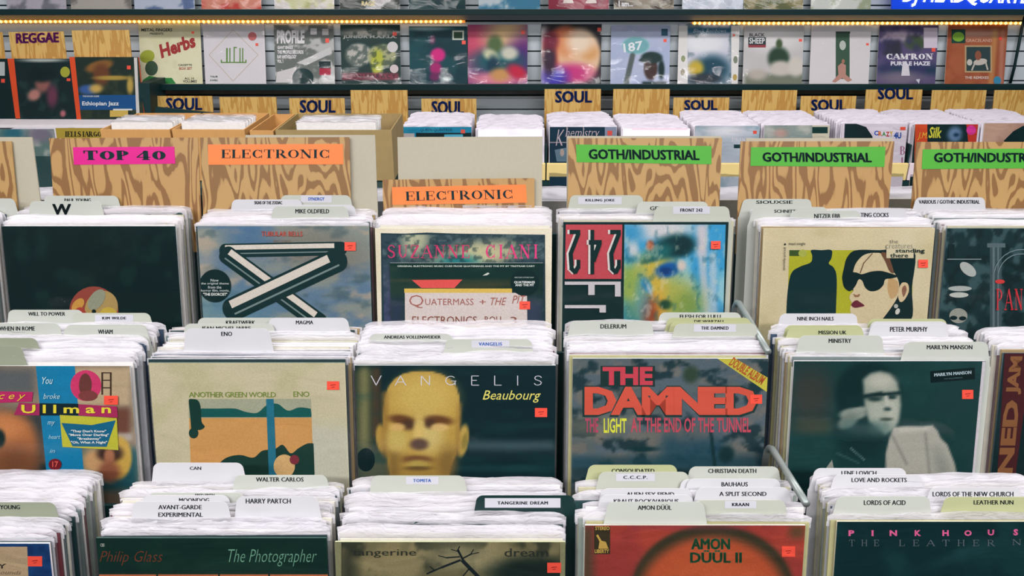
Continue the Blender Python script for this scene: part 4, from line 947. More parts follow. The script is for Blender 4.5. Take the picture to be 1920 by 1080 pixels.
def rail(p0, y0, p1, y1):
    a = at_depth(960, y0, p0); b = at_depth(960, y1, p1)
    a[0] = b[0] = XR
    d = b - a
    path = [a + np.array([0, .006, -.05]), a + np.array([0, .004, -.018]), a + np.array([0, 0, -.006]) + d * .02, a + d * .1] + [a + d * s for s in (.3, .6, 1.0)]
    link('divider_rail', MB().tube(path, .0054, 12).mesh('divider_rail', True), RAIL, rack)
rail(1.440, 560, 1.262, 660)
rail(1.258, 832, 1.098, 945)

# ------------------------------------------------------------------ far side of the rack: tops of bagged records facing the other way
for (xa, xb, lab) in ((40, 110, 'beside the TOP 40 card'), (660, 760, 'seen between the ELECTRONIC cards'), (1000, 1075, 'seen left of the leftmost GOTH sign'), (1340, 1400, 'seen between the left two GOTH signs'), (1650, 1725, 'seen between the right two GOTH signs')):
    X = at_Y((xa + xb) / 2, 365, 1.74)[0]
    zt = at_Y(960, 362, 1.74)[2]
    for k in range(7):
        f2 = Frame((X + RNG.uniform(-.004, .004), 1.70 + k * .014, zt - RH + RNG.uniform(-.004, .004) - k * .001), rad(-3))
        bagged(f2, 'on rack far side, ' + lab, 'records on the rack far side ' + lab, 'hi', colour=RNG.choice([0, 7, 11]))
rs = link('far_side_shelf', MB().box((-1.35, 1.66, zt - RH - .03), (1.35, 1.84, zt - RH - .008)).mesh('far_side_shelf'), STEEL_D)
tag(rs, 'dark shelf behind the rack holding records that face the other aisle', 'shelf')

# ------------------------------------------------------------------ far bins along the wall
TAN = mat('pale_wood_board', (226, 202, 134), rough=.5, var=.08, scale=14)
FARL = rad(12)
PF = Frame(at_Y(960, 246, 3.78), FARL)
zf = PF.O[2]
fb = empty('wall_bin', 'long dark record bin with pale front boards under the wall shelf', 'bin')
xs = [at_Y(x, 305, 3.74)[0] for x in (-60, 640, 880, 1024, 1160, 1297, 1428, 1565, 1705, 1842, 2000)]
bz0, bz1 = at_Y(960, 338, 3.74)[2], at_Y(960, 306, 3.74)[2]
for i in range(len(xs) - 1):
    o = link('front_board', MB().box((xs[i] + .003, 3.735, bz0), (xs[i + 1] - .003, 3.752, bz1)).mesh('front_board'),
         TAN if i not in (8, ) else mat('pink_white_board', (222, 206, 212), rough=.5), fb); bevel(o, .003)
link('body', MB().box((xs[0], 3.755, .05), (xs[-1], 4.40, zf - .20)).mesh('body'), STEEL_D, fb)
link('lower_rail', MB().box((xs[0], 3.735, bz0 - .035), (xs[-1], 3.75, bz0 - .003)).mesh('lower_rail'), STEEL_D, fb)
for i in range(1, len(xs)):
    link('partition', MB().box((xs[i] - .004, 3.756, zf - .2), (xs[i] + .004, 4.36, zf - .06)).mesh('partition'), STEEL_D, fb)
W_ = (238, 232, 240)
far = [
 (752, 884, 238, (30, 150, 190), [('n', (60, 176, 206), 20, .5, .7, 3, .5)], [('rect', (8, 40, 46), 780, 249, 884, 320), ('rect', (214, 206, 206), 756, 250, 777, 320), ('rect', (90, 190, 220), 833, 252, 868, 320)], [('QUEEN QUINTRISE', (788, 848, 241, 247), (10, 50, 80), 'sans')], [(864, 243, 872, 250)], 'record with bright cyan title band above the wide beige card'),
 (896, 1017, 242, W_, [('n', (216, 214, 226), 30, .5, .7, 3, .6, 8)], [], [], [], 'all white bagged record right of the cyan band record'),
 (1031, 1156, 238, (14, 56, 78), [], [('rect', (180, 170, 180), 1062, 238, 1064, 305), ('rect', (180, 170, 180), 1093, 238, 1095, 305), ('rect', (170, 160, 170), 1031, 266, 1156, 268), ('rect', (150, 160, 186), 1134, 238, 1156, 305), ('poly', (110, 140, 160), [(1044, 303), (1066, 303), (1066, 276), (1040, 281)]), ('ell', (200, 180, 170), 1054, 286, 4, 7)],
  [('K', (1042, 1058, 243, 273), (226, 206, 216), 'ital light'), ('hemistry', (1060, 1124, 240, 262), (226, 206, 216), 'ital light')], [(1139, 245, 1148, 254)], 'dark blue gridded record with white scrawl left of leftmost GOTH sign'),
 (1168, 1294, 241, W_, [('r', (214, 150, 176), 1185, 240, 1290, 243, 2, .8)], [], [], [], 'white bagged record with thin pink line above leftmost GOTH sign'),
 (1304, 1425, 236, (196, 206, 220), [('n', (150, 176, 190), 26, .45, .7, 3, .8), ('e', (236, 236, 244), 1360, 246, 40, 10, .7)], [('rect', (20, 60, 66), 1376, 271, 1392, 278)], [('PRIN', (1372, 1398, 257, 266), (236, 230, 240), 'serif')], [(1412, 245, 1419, 251)], 'silvery blue record between the left two GOTH signs'),
 (1434, 1556, 235, (150, 164, 160), [('n', (196, 196, 186), 24, .5, .7, 5, .8), ('e', (206, 170, 160), 1464, 250, 12, 8, .7)], [('rect', (222, 214, 190), 1523, 235, 1556, 320), ('rect', (16, 60, 56), 1523, 238, 1552, 250)], [], [], 'grey-green record with small dark label above middle GOTH sign'),
 (1580, 1702, 232, (234, 222, 234), [], [('poly', (10, 40, 44), [(1580, 320), (1640, 320), (1636, 256), (1624, 238), (1606, 229), (1584, 231)])],
  [('C', (1639, 1647, 245, 254), (40, 90, 190), 'heavy'), ('R', (1647, 1654, 246, 255), (214, 110, 40), 'heavy'), ('A', (1654, 1661, 247, 255), (60, 140, 70), 'heavy'), ('Z', (1661, 1668, 247, 256), (200, 60, 60), 'heavy'), ('Y', (1668, 1674, 246, 256), (210, 170, 50), 'heavy'), ('4U', (1676, 1690, 248, 260), (30, 80, 170), 'heavy'), ('B', (1688, 1697, 274, 290), (176, 120, 150), 'serif'), ('I', (1690, 1693, 295, 308), (176, 120, 150), 'sans')], [(1688, 238, 1698, 244)], 'white record with black curve and multicoloured letters between right two GOTH signs'),
 (1716, 1834, 233, (10, 42, 46), [('e', (110, 140, 176), 1790, 252, 13, 14, .5, 20), ('e', (20, 60, 90), 1793, 253, 5, 4, .6)], [('rect', (224, 80, 44), 1714, 230, 1739, 320), ('poly', (206, 60, 44), [(1822, 320), (1836, 320), (1836, 230), (1812, 230)]), ('ell', (232, 60, 160), 1821, 244, 9, 9)],
  [('J.M.', (1720, 1739, 248, 263), (240, 190, 60), 'ital'), ('Silk', (1741, 1766, 238, 259), (226, 220, 70), 'ital bold')], [], 'black and orange record with yellow script above rightmost GOTH sign'),
 (1846, 1968, 231, (206, 166, 146), [('n', (186, 140, 120), 20, .5, .7, 3, .6)], [('poly', (10, 42, 44), [(1882, 264), (1900, 246), (1918, 236), (1968, 232), (1968, 320), (1896, 320)])], [], [], 'skin-toned record with dark hair shape at right edge'),
]
farcols = []
for (x0, x1, yt, base, ops, shp, txt, stk, lab) in far:
    fr, W, H = cover(PF, x0, x1, yt, base, ops, shp, txt, lab, stickers=stk, n=40, film=FILM if base != W_ else None, thick=.004)
    farcols.append((fr.O[0], fr.O[1], fr.O[2] + H))
for px in (660, 540, 420, 300, 180, 60):
    p = at_Y(px, 246, 3.9); farcols.append((p[0], 3.9 if px < 500 else 3.86, p[2]))
mb = MB(); rr = random.Random(5)
def soft_sheet(x, y, ztop, W, lean, hh):
    nu = 12; n0 = len(mb.v); s, c = math.sin(lean), math.cos(lean)
    sd = rr.random() * 50
    us = np.linspace(-W / 2, W / 2, nu)
    wv = (fbm(us * 30 + sd, np.full(nu, sd), 3, 2) - .5)
    cut = np.where(np.arange(nu) == 0, -.008, 0) + np.where(np.arange(nu) == nu - 1, -.008, 0)
    for (d0, vv) in ((0, -hh), (0, -.012), (1, 0)):
        for i in range(nu):
            w = vv + (wv[i] * .012 + cut[i] if d0 else 0)
            mb.v.append((x + us[i], y + w * s + (wv[i] * .006 if d0 else 0), ztop + w * c))
    for r in range(2):
        for i in range(nu - 1):
            mb.f.append((n0 + r * nu + i, n0 + r * nu + i + 1, n0 + (r + 1) * nu + i + 1, n0 + (r + 1) * nu + i))
for (x, y, zt) in farcols:
    k = 0; yy = y + .012
    while yy < 4.10:
        soft_sheet(x + rr.uniform(-.006, .006), yy + .06, zt - (yy - y) * .02 + rr.uniform(-.004, .006), rr.uniform(.308, .325), FARL, .24)
        yy += .011
fs = link('packed_records', mb.mesh('packed_records'), mat('white_paper_bags', (206, 200, 210), rough=.35, var=.12, scale=60))
tag(fs, 'white bagged records packed in the far bins below the wall shelf', 'records', kind='stuff')

# SOUL cards
OAK = wood_mat('oak_print', (200, 164, 92), (178, 134, 64), 3.6, 3.0, .12, 2.0)
NAVY = (18, 40, 92)
def far_card(quad, label, text=None, box=None, Y=4.22, lean=3, name='genre_divider', colour=NAVY, m=None, drop=.12, group='oak cards behind the far bins', style='soul'):
    f2 = Frame(at_Y((quad[0][0] + quad[1][0]) / 2, quad[0][1], Y), rad(lean))
    root = empty(name, label, 'divider', group); f2.place(root)
    L = f2.loc(quad); p = [(q[0], q[2]) for q in L]
    link('panel', MB().prism([(p[3][0], p[3][1] - drop), (p[2][0], p[2][1] - drop), p[1], p[0]], 0, .004).mesh('panel'), m or OAK, root)
    if text: lettering(f2, root, text, box, colour, style, -.0012, 'sign_lettering')
def R4(x0, x1, y0, y1): return [(x0, y0), (x1, y0), (x1, y1), (x0, y1)]
far_card(R4(291, 398, 180, 212), 'oak card with SOUL lettering, cut by slanting black board', 'SOUL', (312, 378, 184, 206))
far_card(R4(411, 518, 182, 223), 'blank oak card left of a SOUL card, under the Arabic-lettered white record')
far_card(R4(542, 646, 184, 225), 'oak card with SOUL lettering below the black-and-white collage record', 'SOUL', (563, 628, 188, 211))
far_card(R4(657, 764, 169, 208), 'blank oak card right of SOUL, rising against the shelf edge')
far_card(R4(790, 893, 185, 212), 'oak card with SOUL half hidden by white bags, below pink figure record', 'SOUL', (810, 869, 190, 213))
far_card(R4(1021, 1127, 167, 212), 'oak card with SOUL lettering below the moon disc record', 'SOUL', (1042, 1109, 171, 192))
far_card(R4(1150, 1256, 167, 212), 'blank oak card below the blue road sign record')
far_card(R4(1263, 1368, 183, 208), 'oak card with SOUL half hidden below the white-edged floral record', 'SOUL', (1284, 1344, 188, 206))
far_card(R4(1392, 1495, 169, 204), 'blank oak card below the sheep record')
far_card(R4(1502, 1606, 180, 208), 'oak card with SOUL lettering below the white doorway record', 'SOUL', (1522, 1586, 187, 207))
far_card(R4(1624, 1730, 168, 206), 'oak card with SOUL shaded by the shelf, below the purple record', 'SOUL', (1647, 1711, 165, 186))
far_card(R4(1748, 1850, 169, 204), 'blank oak card below the brown horse panel record')
far_card(R4(1865, 1970, 169, 204), 'blank oak card at right frame edge')
bbd = MB().prism([(p[0], p[2]) for p in Frame(at_Y(345, 215, 4.1), 0).loc([(285, 232), (400, 232), (399, 212), (292, 201)])], 0, .02).mesh('rack_board')
o = link('rack_board', bbd, STEEL_D); o.location = at_Y(345, 215, 4.1)
tag(o, 'black slanting board in front of the leftmost SOUL card', 'board')

# ------------------------------------------------------------------ wall shelves
BLK = mat('shelf_black', (12, 40, 42), rough=.35, spec=.4)
def shelf(label, xa, xb, y0, y1):
    a = at_Y(xa, 100, 4.30)[0]; b = at_Y(xb, 100, 4.30)[0]
    zt = at_Y(960, y0, 4.28)[2]; zb = at_Y(960, y1, 4.28)[2]
    r = empty('wall_shelf', label, 'shelf', 'black record shelves on the slat wall', ((a + b) / 2, 4.36, zb))
    h = (b - a) / 2
    bevel(link('ledge', MB().box((-h, -.08, 0), (h, YW - 4.36, .008)).mesh('ledge'), BLK, r), .002)
    bevel(link('lip', MB().box((-h, -.09, 0), (h, -.08, zt - zb)).mesh('lip'), BLK, r), .002)
    return zb
zl = shelf('black wall shelf holding the full row of displayed records', 264, 2000, 157, 169)
zu = shelf('black upper wall shelf cut off by the top of the frame', -80, 2000, 17, 28)

WL = rad(16)
def wall_plane(z): return Frame(np.array([0, 4.352, z + .010]), WL)
PW = wall_plane(zl); PU = wall_plane(zu)
def wcover(x0, x1, base, ops, shp, txt, lab, stk=(), P=PW, y=50, film=SHRINK, n=52):
    """record standing on the wall shelf"""
    Lb = P.loc([(x0, 100), (x1, 100)]); W = Lb[1, 0] - Lb[0, 0]
    f = P.world(((Lb[0, 0] + Lb[1, 0]) / 2, 0, W))
    ytop = proj(f)[1]
    return cover(P, x0, x1, ytop, base, ops, shp, txt, lab, stickers=stk, n=n, film=film, amp=.0012, over=0, group=None)
w_ = (228, 226, 230)
wcover(259, 375, (206, 204, 172), [('n', (190, 188, 150), 30, .5, .7, 3, .5)], [('ell', (150, 160, 60), 276, 106, 14, 12, -20), ('poly', (44, 120, 60), [(266, 157), (330, 157), (322, 146), (300, 146), (280, 142), (268, 150)]), ('ell', (60, 84, 66), 284, 128, 12, 14)],
    [('METAL FINGERS', (265, 323, 53, 59), (24, 40, 40), 'bold'), ('PRESENTS:', (281, 307, 61, 65), (24, 40, 40), 'bold'), ('Herbs', [(303, 110), (368, 88), (298, 84)], (150, 50, 52), 'heavy'), ('CASSETTE', (334, 360, 120, 124), (50, 50, 46), 'bold'), ('BOX SET', (336, 360, 126, 131), (150, 60, 60), 'bold'), ('ALL 10', (346, 364, 145, 149), (50, 50, 46), 'bold'), ('VOLUMES', (343, 369, 150, 155), (50, 50, 46), 'bold')],
    'cream record with red gothic title and green-yellow patch on wall shelf', [(359, 59, 364, 63)], film=None)
k_ = (96, 140, 60)
wcover(380, 495, (222, 216, 220), [], [('bar', (196, 180, 160), 392, 103, 437, 56, 1), ('bar', (196, 180, 160), 437, 56, 484, 103, 1), ('bar', (196, 180, 160), 484, 103, 437, 152, 1), ('bar', (196, 180, 160), 437, 152, 392, 103, 1),
     ('rect', k_, 424, 90, 427, 118), ('rect', k_, 430, 90, 432, 118), ('rect', k_, 438, 88, 440, 118), ('rect', k_, 449, 90, 451, 118), ('rect', k_, 454, 90, 456, 118), ('rect', k_, 414, 116, 462, 118), ('rect', k_, 438, 88, 444, 90), ('rect', k_, 414, 112, 416, 118), ('rect', k_, 460, 112, 462, 118), ('ell', (200, 110, 110), 473, 68, 8, 8)],
    [('TALIB', (394, 408, 142, 145), (60, 90, 60), 'bold'), ('KWELI', (394, 408, 149, 152), (60, 90, 60), 'bold')], 'white record with green Arabic lettering in thin diamond outline', [(479, 81, 484, 86)])
wcover(513, 625, (110, 116, 112), [('n', (200, 198, 196), 22, .5, .62, 3, .9)], [('poly', (214, 208, 208), [(516, 155), (548, 155), (556, 125), (520, 135)]), ('poly', (206, 204, 204), [(556, 118), (620, 88), (622, 100), (575, 122)]), ('ell', (24, 54, 54), 568, 146, 20, 18), ('rect', (176, 40, 66), 599, 128, 620, 141), ('rect', (16, 44, 46), 598, 115, 620, 128), ('rect', (214, 210, 212), 582, 53, 594, 65), ('rect', (206, 200, 200), 604, 54, 616, 66)],
    [('PROFILE', (519, 571, 56, 82), (232, 228, 230), 'heavy'), ('GIANT SINGLE', (520, 549, 86, 92), (232, 228, 230), 'heavy'), ('THE PROFILE RECORDS', (520, 569, 94, 101), (232, 228, 230), 'heavy'), ('RAP ANTHOLOGY', (520, 556, 103, 110), (232, 228, 230), 'heavy'), ('VOL. 1', (520, 531, 112, 118), (232, 228, 230), 'heavy')],
    'black-and-white collage record with heavy white title', [(610, 72, 617, 80)])
wcover(638, 750, (34, 60, 58), [('e', (190, 186, 176), 690, 62, 50, 8, .7), ('e', (186, 184, 176), 672, 103, 25, 21, .15), ('e', (170, 172, 130), 716, 105, 27, 22, .15), ('e', (186, 190, 70), 708, 118, 12, 26, .3), ('n', (40, 60, 56), 9, .5, .62, 6, .6), ('r', (130, 60, 76), 641, 137, 747, 150, 3)], [('ell', (214, 208, 208), 736, 88, 10, 10), ('ell', (216, 200, 200), 739, 129, 8, 8)],
    [('JUNIOR M.A.F.I.A.', (643, 744, 66, 73), (206, 206, 200), 'bold'), ('CONSPIRACY', (650, 742, 139, 147), (70, 50, 56), 'bold wide')], 'dark record with two pale egg-shaped photos and pink band', [(736, 60, 744, 67)])
wcover(767, 876, (12, 56, 66), [('n', (30, 90, 96), 40, .5, .7, 3, .5), ('e', (216, 44, 130), 821, 103, 14, 13, .3), ('e', (170, 40, 110), 817, 128, 11, 12, .35), ('e', (110, 50, 90), 811, 75, 5, 8, .6), ('e', (110, 40, 90), 815, 144, 10, 8, .5), ('e', (190, 200, 200), 838, 148, 10, 4, .5), ('e', (140, 170, 176), 800, 54, 40, 4, .7)], [('rect', (196, 204, 190), 848, 57, 870, 75), ('rect', (40, 70, 50), 851, 60, 867, 72)], [], 'dark teal record with bright pink figure', [(866, 76, 873, 83)])
wcover(877, 989, (120, 60, 120), [('e', (206, 80, 110), 890, 80, 30, 36, .8), ('e', (226, 190, 140), 950, 70, 40, 40, .7), ('e', (96, 40, 120), 980, 110, 30, 40, .7), ('e', (30, 90, 100), 935, 115, 50, 24, .6), ('e', (86, 110, 70), 928, 83, 14, 16, .5), ('e', (206, 206, 170), 921, 104, 16, 10, .5, 30), ('e', (210, 208, 190), 955, 100, 16, 12, .5), ('e', (20, 60, 80), 925, 125, 12, 20, .5), ('e', (220, 130, 150), 930, 148, 50, 12, .7), ('e', (206, 150, 90), 938, 140, 18, 12, .6), ('e', (200, 40, 70), 970, 135, 20, 12, .6, 30)], [], [], 'vivid multicoloured record with flower-crowned figure', [(977, 57, 984, 64)])
wcover(1015, 1128, (40, 40, 44), [('r', (214, 206, 206), 1010, 50, 1026, 160, 8), ('e', (200, 90, 70), 1058, 95, 40, 44, .15), ('e', (236, 196, 160), 1086, 104, 40, 50, .15), ('e', (226, 140, 90), 1062, 80, 20, 26, .7), ('e', (206, 60, 130), 1072, 138, 40, 18, .6), ('e', (70, 60, 180), 1040, 145, 24, 18, .7), ('e', (60, 40, 60), 1030, 110, 12, 30, .5), ('e', (120, 40, 60), 1032, 76, 14, 18, .6), ('e', (222, 160, 100), 1104, 98, 16, 14, .7), ('e', (244, 220, 196), 1086, 80, 24, 20, .7)], [], [], 'record with orange moon disc and purple profile', [(1120, 52, 1127, 59)])
wcover(1146, 1257, (176, 186, 216), [('n', (196, 200, 222), 40, .5, .7, 3, .5), ('e', (150, 196, 200), 1192, 85, 26, 17, .08), ('e', (120, 176, 184), 1192, 85, 24, 15, .1), ('e', (70, 50, 46), 1220, 128, 13, 22, .2), ('e', (30, 56, 54), 1222, 108, 20, 11, .2), ('e', (30, 56, 54), 1207, 113, 9, 4, .3), ('e', (20, 46, 46), 1240, 130, 6, 18, .4), ('r', (24, 50, 50), 1204, 153, 1250, 170, 3), ('l', (90, 100, 100), 1186, 104, 1172, 165, 5, 1.5)], [('rect', (40, 90, 110), 1240, 54, 1252, 67)], [('187', [(1170, 99), (1206, 93), (1168, 82)], (232, 236, 240), 'bold')], 'pale blue record with 187 road sign and person in green cap', [(1244, 73, 1250, 79)])
wcover(1273, 1387, (206, 206, 222), [('e', (236, 236, 240), 1320, 80, 40, 20, .6), ('n', (110, 130, 140), 26, .5, .65, 4, .9), ('e', (24, 70, 90), 1335, 130, 34, 26, .5), ('e', (206, 176, 60), 1305, 128, 14, 14, .5), ('e', (40, 50, 60), 1320, 148, 30, 10, .5), ('r', (40, 96, 124), 1290, 52, 1372, 62, 3)], [('rect', (232, 228, 226), 1270, 48, 1289, 170), ('rect', (232, 228, 226), 1371, 48, 1390, 170), ('ell', (150, 160, 120), 1281, 110, 4, 6), ('ell', (160, 150, 130), 1280, 135, 4, 6), ('ell', (190, 160, 90), 1378, 145, 4, 6), ('ell', (130, 140, 120), 1379, 112, 4, 7)], [('Black Rainbows', (1300, 1362, 54, 61), (190, 206, 216), 'ital light')], 'white-edged record with misty dark floral picture', [(1374, 64, 1378, 68)])
wcover(1396, 1508, (200, 196, 196), [('e', (226, 222, 222), 1450, 75, 50, 20, .7), ('r', (120, 126, 110), 1396, 138, 1510, 170, 6), ('e', (40, 66, 50), 1460, 110, 20, 22, .3), ('e', (70, 90, 56), 1461, 82, 6, 9, .4), ('e', (206, 196, 188), 1464, 128, 22, 14, .4), ('e', (214, 206, 196), 1492, 125, 14, 18, .4), ('e', (190, 180, 170), 1420, 140, 18, 10, .6)], [('rect', (220, 216, 216), 1403, 61, 1436, 70), ('rect', (40, 56, 60), 1403, 70, 1436, 84), ('rect', (150, 60, 70), 1403, 84, 1436, 89)], [('BLACK', (1405, 1434, 62, 69), (60, 66, 66), 'bold'), ('SHEEP', (1405, 1434, 71, 82), (226, 226, 226), 'bold')], 'grey record of person in black among white sheep', [(1498, 73, 1504, 78)])
wcover(1522, 1634, (222, 216, 218), [], [('rect', (60, 90, 72), 1567, 61, 1593, 148), ('rect', (40, 64, 56), 1567, 59, 1594, 63), ('ell', (190, 196, 190), 1580, 85, 6, 9), ('poly', (190, 140, 126), [(1560, 153), (1572, 140), (1571, 124), (1578, 118), (1586, 122), (1586, 140), (1598, 150), (1590, 154), (1579, 146), (1566, 155)]), ('ell', (170, 120, 100), 1581, 115, 3, 4)], [], 'white record with person seated before a narrow doorway', [(1624, 81, 1629, 85)])
wcover(1649, 1760, (92, 80, 120), [('e', (190, 170, 190), 1690, 68, 60, 10, .6), ('e', (66, 84, 60), 1716, 80, 20, 14, .4), ('r', (50, 50, 66), 1655, 74, 1690, 104, 6), ('r', (34, 58, 84), 1649, 122, 1764, 140, 10), ('n', (60, 56, 100), 26, .5, .7, 4, .7), ('e', (120, 110, 130), 1690, 146, 40, 12, .7)], [('rect', (220, 206, 222), 1732, 52, 1758, 90), ('poly', (222, 216, 224), [(1690, 142), (1706, 142), (1704, 122), (1697, 114), (1692, 122)]), ('poly', (206, 206, 220), [(1717, 149), (1723, 157), (1725, 148)])], [("CAM'RON", (1662, 1750, 100, 112), (236, 232, 240), 'fat_serif'), ('PURPLE HAZE', (1670, 1744, 115, 123), (226, 222, 234), 'heavy')], 'purple record with white title and figure in white', [(1747, 90, 1754, 97)])
wcover(1778, 1890, (160, 84, 56), [('n', (182, 104, 70), 40, .5, .7, 3, .6), ('r', (196, 150, 130), 1806, 58, 1872, 70, 8), ('l', (206, 150, 90), 1866, 60, 1858, 155, 5, 4, .7), ('l', (200, 140, 120), 1880, 60, 1876, 155, 4, 4, .7)], [('rect', (30, 70, 60), 1784, 55, 1810, 81), ('ell', (130, 176, 60), 1797, 69, 11, 9), ('rect', (190, 160, 120), 1809, 85, 1860, 136), ('rect', (50, 70, 72), 1812, 88, 1857, 133), ('ell', (206, 196, 186), 1838, 116, 13, 6, -10), ('bar', (196, 190, 180), 1828, 118, 1822, 132, 3), ('bar', (196, 190, 180), 1848, 116, 1852, 131, 3), ('ell', (150, 90, 70), 1834, 104, 6, 9), ('ell', (206, 200, 190), 1818, 117, 5, 6), ('ell', (60, 140, 176), 1870, 151, 7, 8)], [('GRACELAND', (1811, 1860, 73, 79), (214, 170, 150), 'bold'), ('THE REMIXES', (1809, 1854, 143, 148), (226, 206, 196), 'bold')], 'brown record with framed horse panel and green corner sticker', [(1873, 69, 1879, 75)])
ups = [(5, 117, (176, 170, 182), (110, 110, 120), 'grey patterned record first from left on upper shelf'), (126, 240, (170, 164, 156), (110, 104, 100), 'beige dotted record second from left on upper shelf'), (246, 360, (90, 110, 150), (190, 196, 210), 'blue record third from left on upper shelf'), (373, 486, (206, 130, 110), (190, 60, 50), 'salmon and red record fourth from left on upper shelf'), (511, 624, (206, 200, 196), (180, 180, 120), 'whitish record fifth from left on upper shelf'), (635, 748, (60, 66, 60), (206, 200, 200), 'dark record with shiny film and pale word on upper shelf'), (765, 872, (12, 50, 54), (40, 70, 70), 'black record seventh from left on upper shelf'), (897, 1013, (60, 120, 150), (200, 206, 210), 'light blue record eighth from left on upper shelf'), (1029, 1143, (150, 50, 70), (130, 40, 60), 'maroon record with two pale shapes on upper shelf'), (1153, 1266, (150, 140, 124), (70, 60, 50), 'grey-brown landscape record on upper shelf'), (1282, 1397, (206, 210, 222), (180, 190, 206), 'pale lavender record on upper shelf'), (1398, 1510, (140, 130, 90), (90, 96, 60), 'olive record on upper shelf'), (1525, 1638, (206, 208, 202), (150, 160, 130), 'white record nearest the blue neon sign on upper shelf')]
for i, (x0, x1, c1, c2, lab) in enumerate(ups):
    shp = []; txt = []
    if i == 8: shp = [('poly', (206, 190, 186), [(1055, 6), (1076, 6), (1072, -4), (1060, -4)]), ('poly', (206, 190, 186), [(1098, 6), (1119, 6), (1115, -4), (1102, -4)])]
    if i == 5: txt = [('RAGE', (678, 703, 2, 11), (206, 190, 130), 'heavy')]
    if i == 9: txt = [('I am...', (1160, 1187, 2, 12), (226, 226, 226), 'bold')]
    wcover(x0, x1, c1, [('n', c2, 22, .45, .62, 3 + i, .9)], shp, txt, lab, P=PU, n=40)

# ------------------------------------------------------------------ fairy light strips and neon
LEDW = mat('warm_led', (255, 200, 110), rough=.4, emit=(255, 196, 96), estr=5.0)
def led(xa, xb, y, label):
    a = at_Y(xa, y, YW - .012); b = at_Y(xb, y, YW - .012)
    r = empty('light_strip', label, 'lights', 'warm light strips under the upper shelf', a)
    L = b[0] - a[0]
    link('strip', MB().box((0, .002, -.006), (L, .010, .006)).mesh('strip'), mat('led_tape', (214, 170, 110), rough=.5, emit=(255, 150, 50), estr=.7), r)
    bm = bmesh.new(); n = int(L / .0262)
    for k in range(n):
        bmesh.ops.create_icosphere(bm, subdivisions=1, radius=.0078, matrix=Matrix.Translation((.013 + k * .0262, 0, 0)))
    me = bpy.data.meshes.new('bulbs'); bm.to_mesh(me); bm.free()
    o = link('bulbs', me, LEDW, r); o['kind'] = 'stuff'
led(-40, 872, 40.5, 'long warm yellow light strip at left under the upper shelf')
led(1298, 1990, 43.5, 'warm yellow light strip at right under the upper shelf')
nf = Frame(at_Y(1820, 10, 4.33), 0)
ns = empty('neon_sign', 'blue DJ HEADQUARTERS neon sign at the top right', 'sign'); nf.place(ns)
q = nf.loc([(1672, 19), (1990, 24), (1990, -60), (1672, -60)], .01)
link('backing', MB().prism([(p[0], p[2]) for p in q], .008, .02).mesh('backing'), mat('neon_blue_panel', (16, 60, 190), rough=.3, emit=(10, 60, 200), estr=.5), ns)
V, F = text_geo('DJ HEADQUARTERS', 'bold ital')
bl, br, tl = np.array([1692, 12.5]), np.array([1964, 16.0]), np.array([1692, -26])
px = bl + V[:, :1] * (br - bl) + V[:, 1:] * (tl - bl)
link('neon_lettering', mesh('neon_lettering', nf.loc(px, 0.0), F), mat('neon_white', (225, 240, 255), emit=(222, 238, 255), estr=1.6), ns)

cb = [at_Y(1922, 30, 4.42), at_Y(1916, 52, 4.42), at_Y(1909, 90, 4.41), at_Y(1902, 125, 4.415), at_Y(1894, 156, 4.42)]
tag(link('hanging_cable', MB().tube(cb, .008, 8).mesh('hanging_cable', True), BLK), 'black cable hanging down the slat wall at right', 'cable')

# ------------------------------------------------------------------ left stand with reggae records
PR = Frame(at_Y(80, 221, 4.12), rad(10))
far_card([(16, 60), (119, 59), (125, 112), (22, 112)], 'oak card with purple REGGAE lettering at upper left', 'REGGAE', [(31, 81), (110, 79), (30, 63)], Y=4.22, lean=10, colour=(92, 30, 92), group='oak cards at upper left')
far_card([(134, 57), (242, 56), (247, 112), (140, 112)], 'blank oak card right of the REGGAE card', Y=4.22, lean=10, group='oak cards at upper left')
far_card([(-90, 60), (4, 60), (9, 112), (-90, 112)], 'oak card cut by left frame edge beside REGGAE', Y=4.22, lean=10, group='oak cards at upper left')
def rcover(x0, x1, yt, base, ops, shp, txt, lab, stk=(), woff=0.0, edge=(230, 84, 44)):
    return cover(PR, x0, x1, yt, base, ops, shp, txt, lab, stickers=stk, n=52, film=SHRINK, edge=edge, woff=woff, thick=.012)
rcover(14, 141, 110, (22, 42, 44), [('n', (40, 66, 64), 20, .5, .7, 3, .7), ('e', (150, 96, 90), 80, 155, 14, 18, .4), ('e', (190, 130, 120), 64, 178, 12, 10, .5, -30), ('e', (110, 60, 80), 98, 180, 10, 20, .6), ('e', (16, 36, 38), 78, 140, 26, 14, .4), ('e', (190, 110, 120), 118, 213, 5, 6, .5), ('e', (190, 196, 190), 80, 113, 40, 3, .7)],
       [('poly', (232, 84, 44), [(24, 222), (38, 222), (26, 108), (12, 108)]), ('ell', (170, 170, 60), 122, 135, 9, 10)], [], 'dark portrait record with orange spine under the REGGAE card', [(125, 147, 132, 152)])
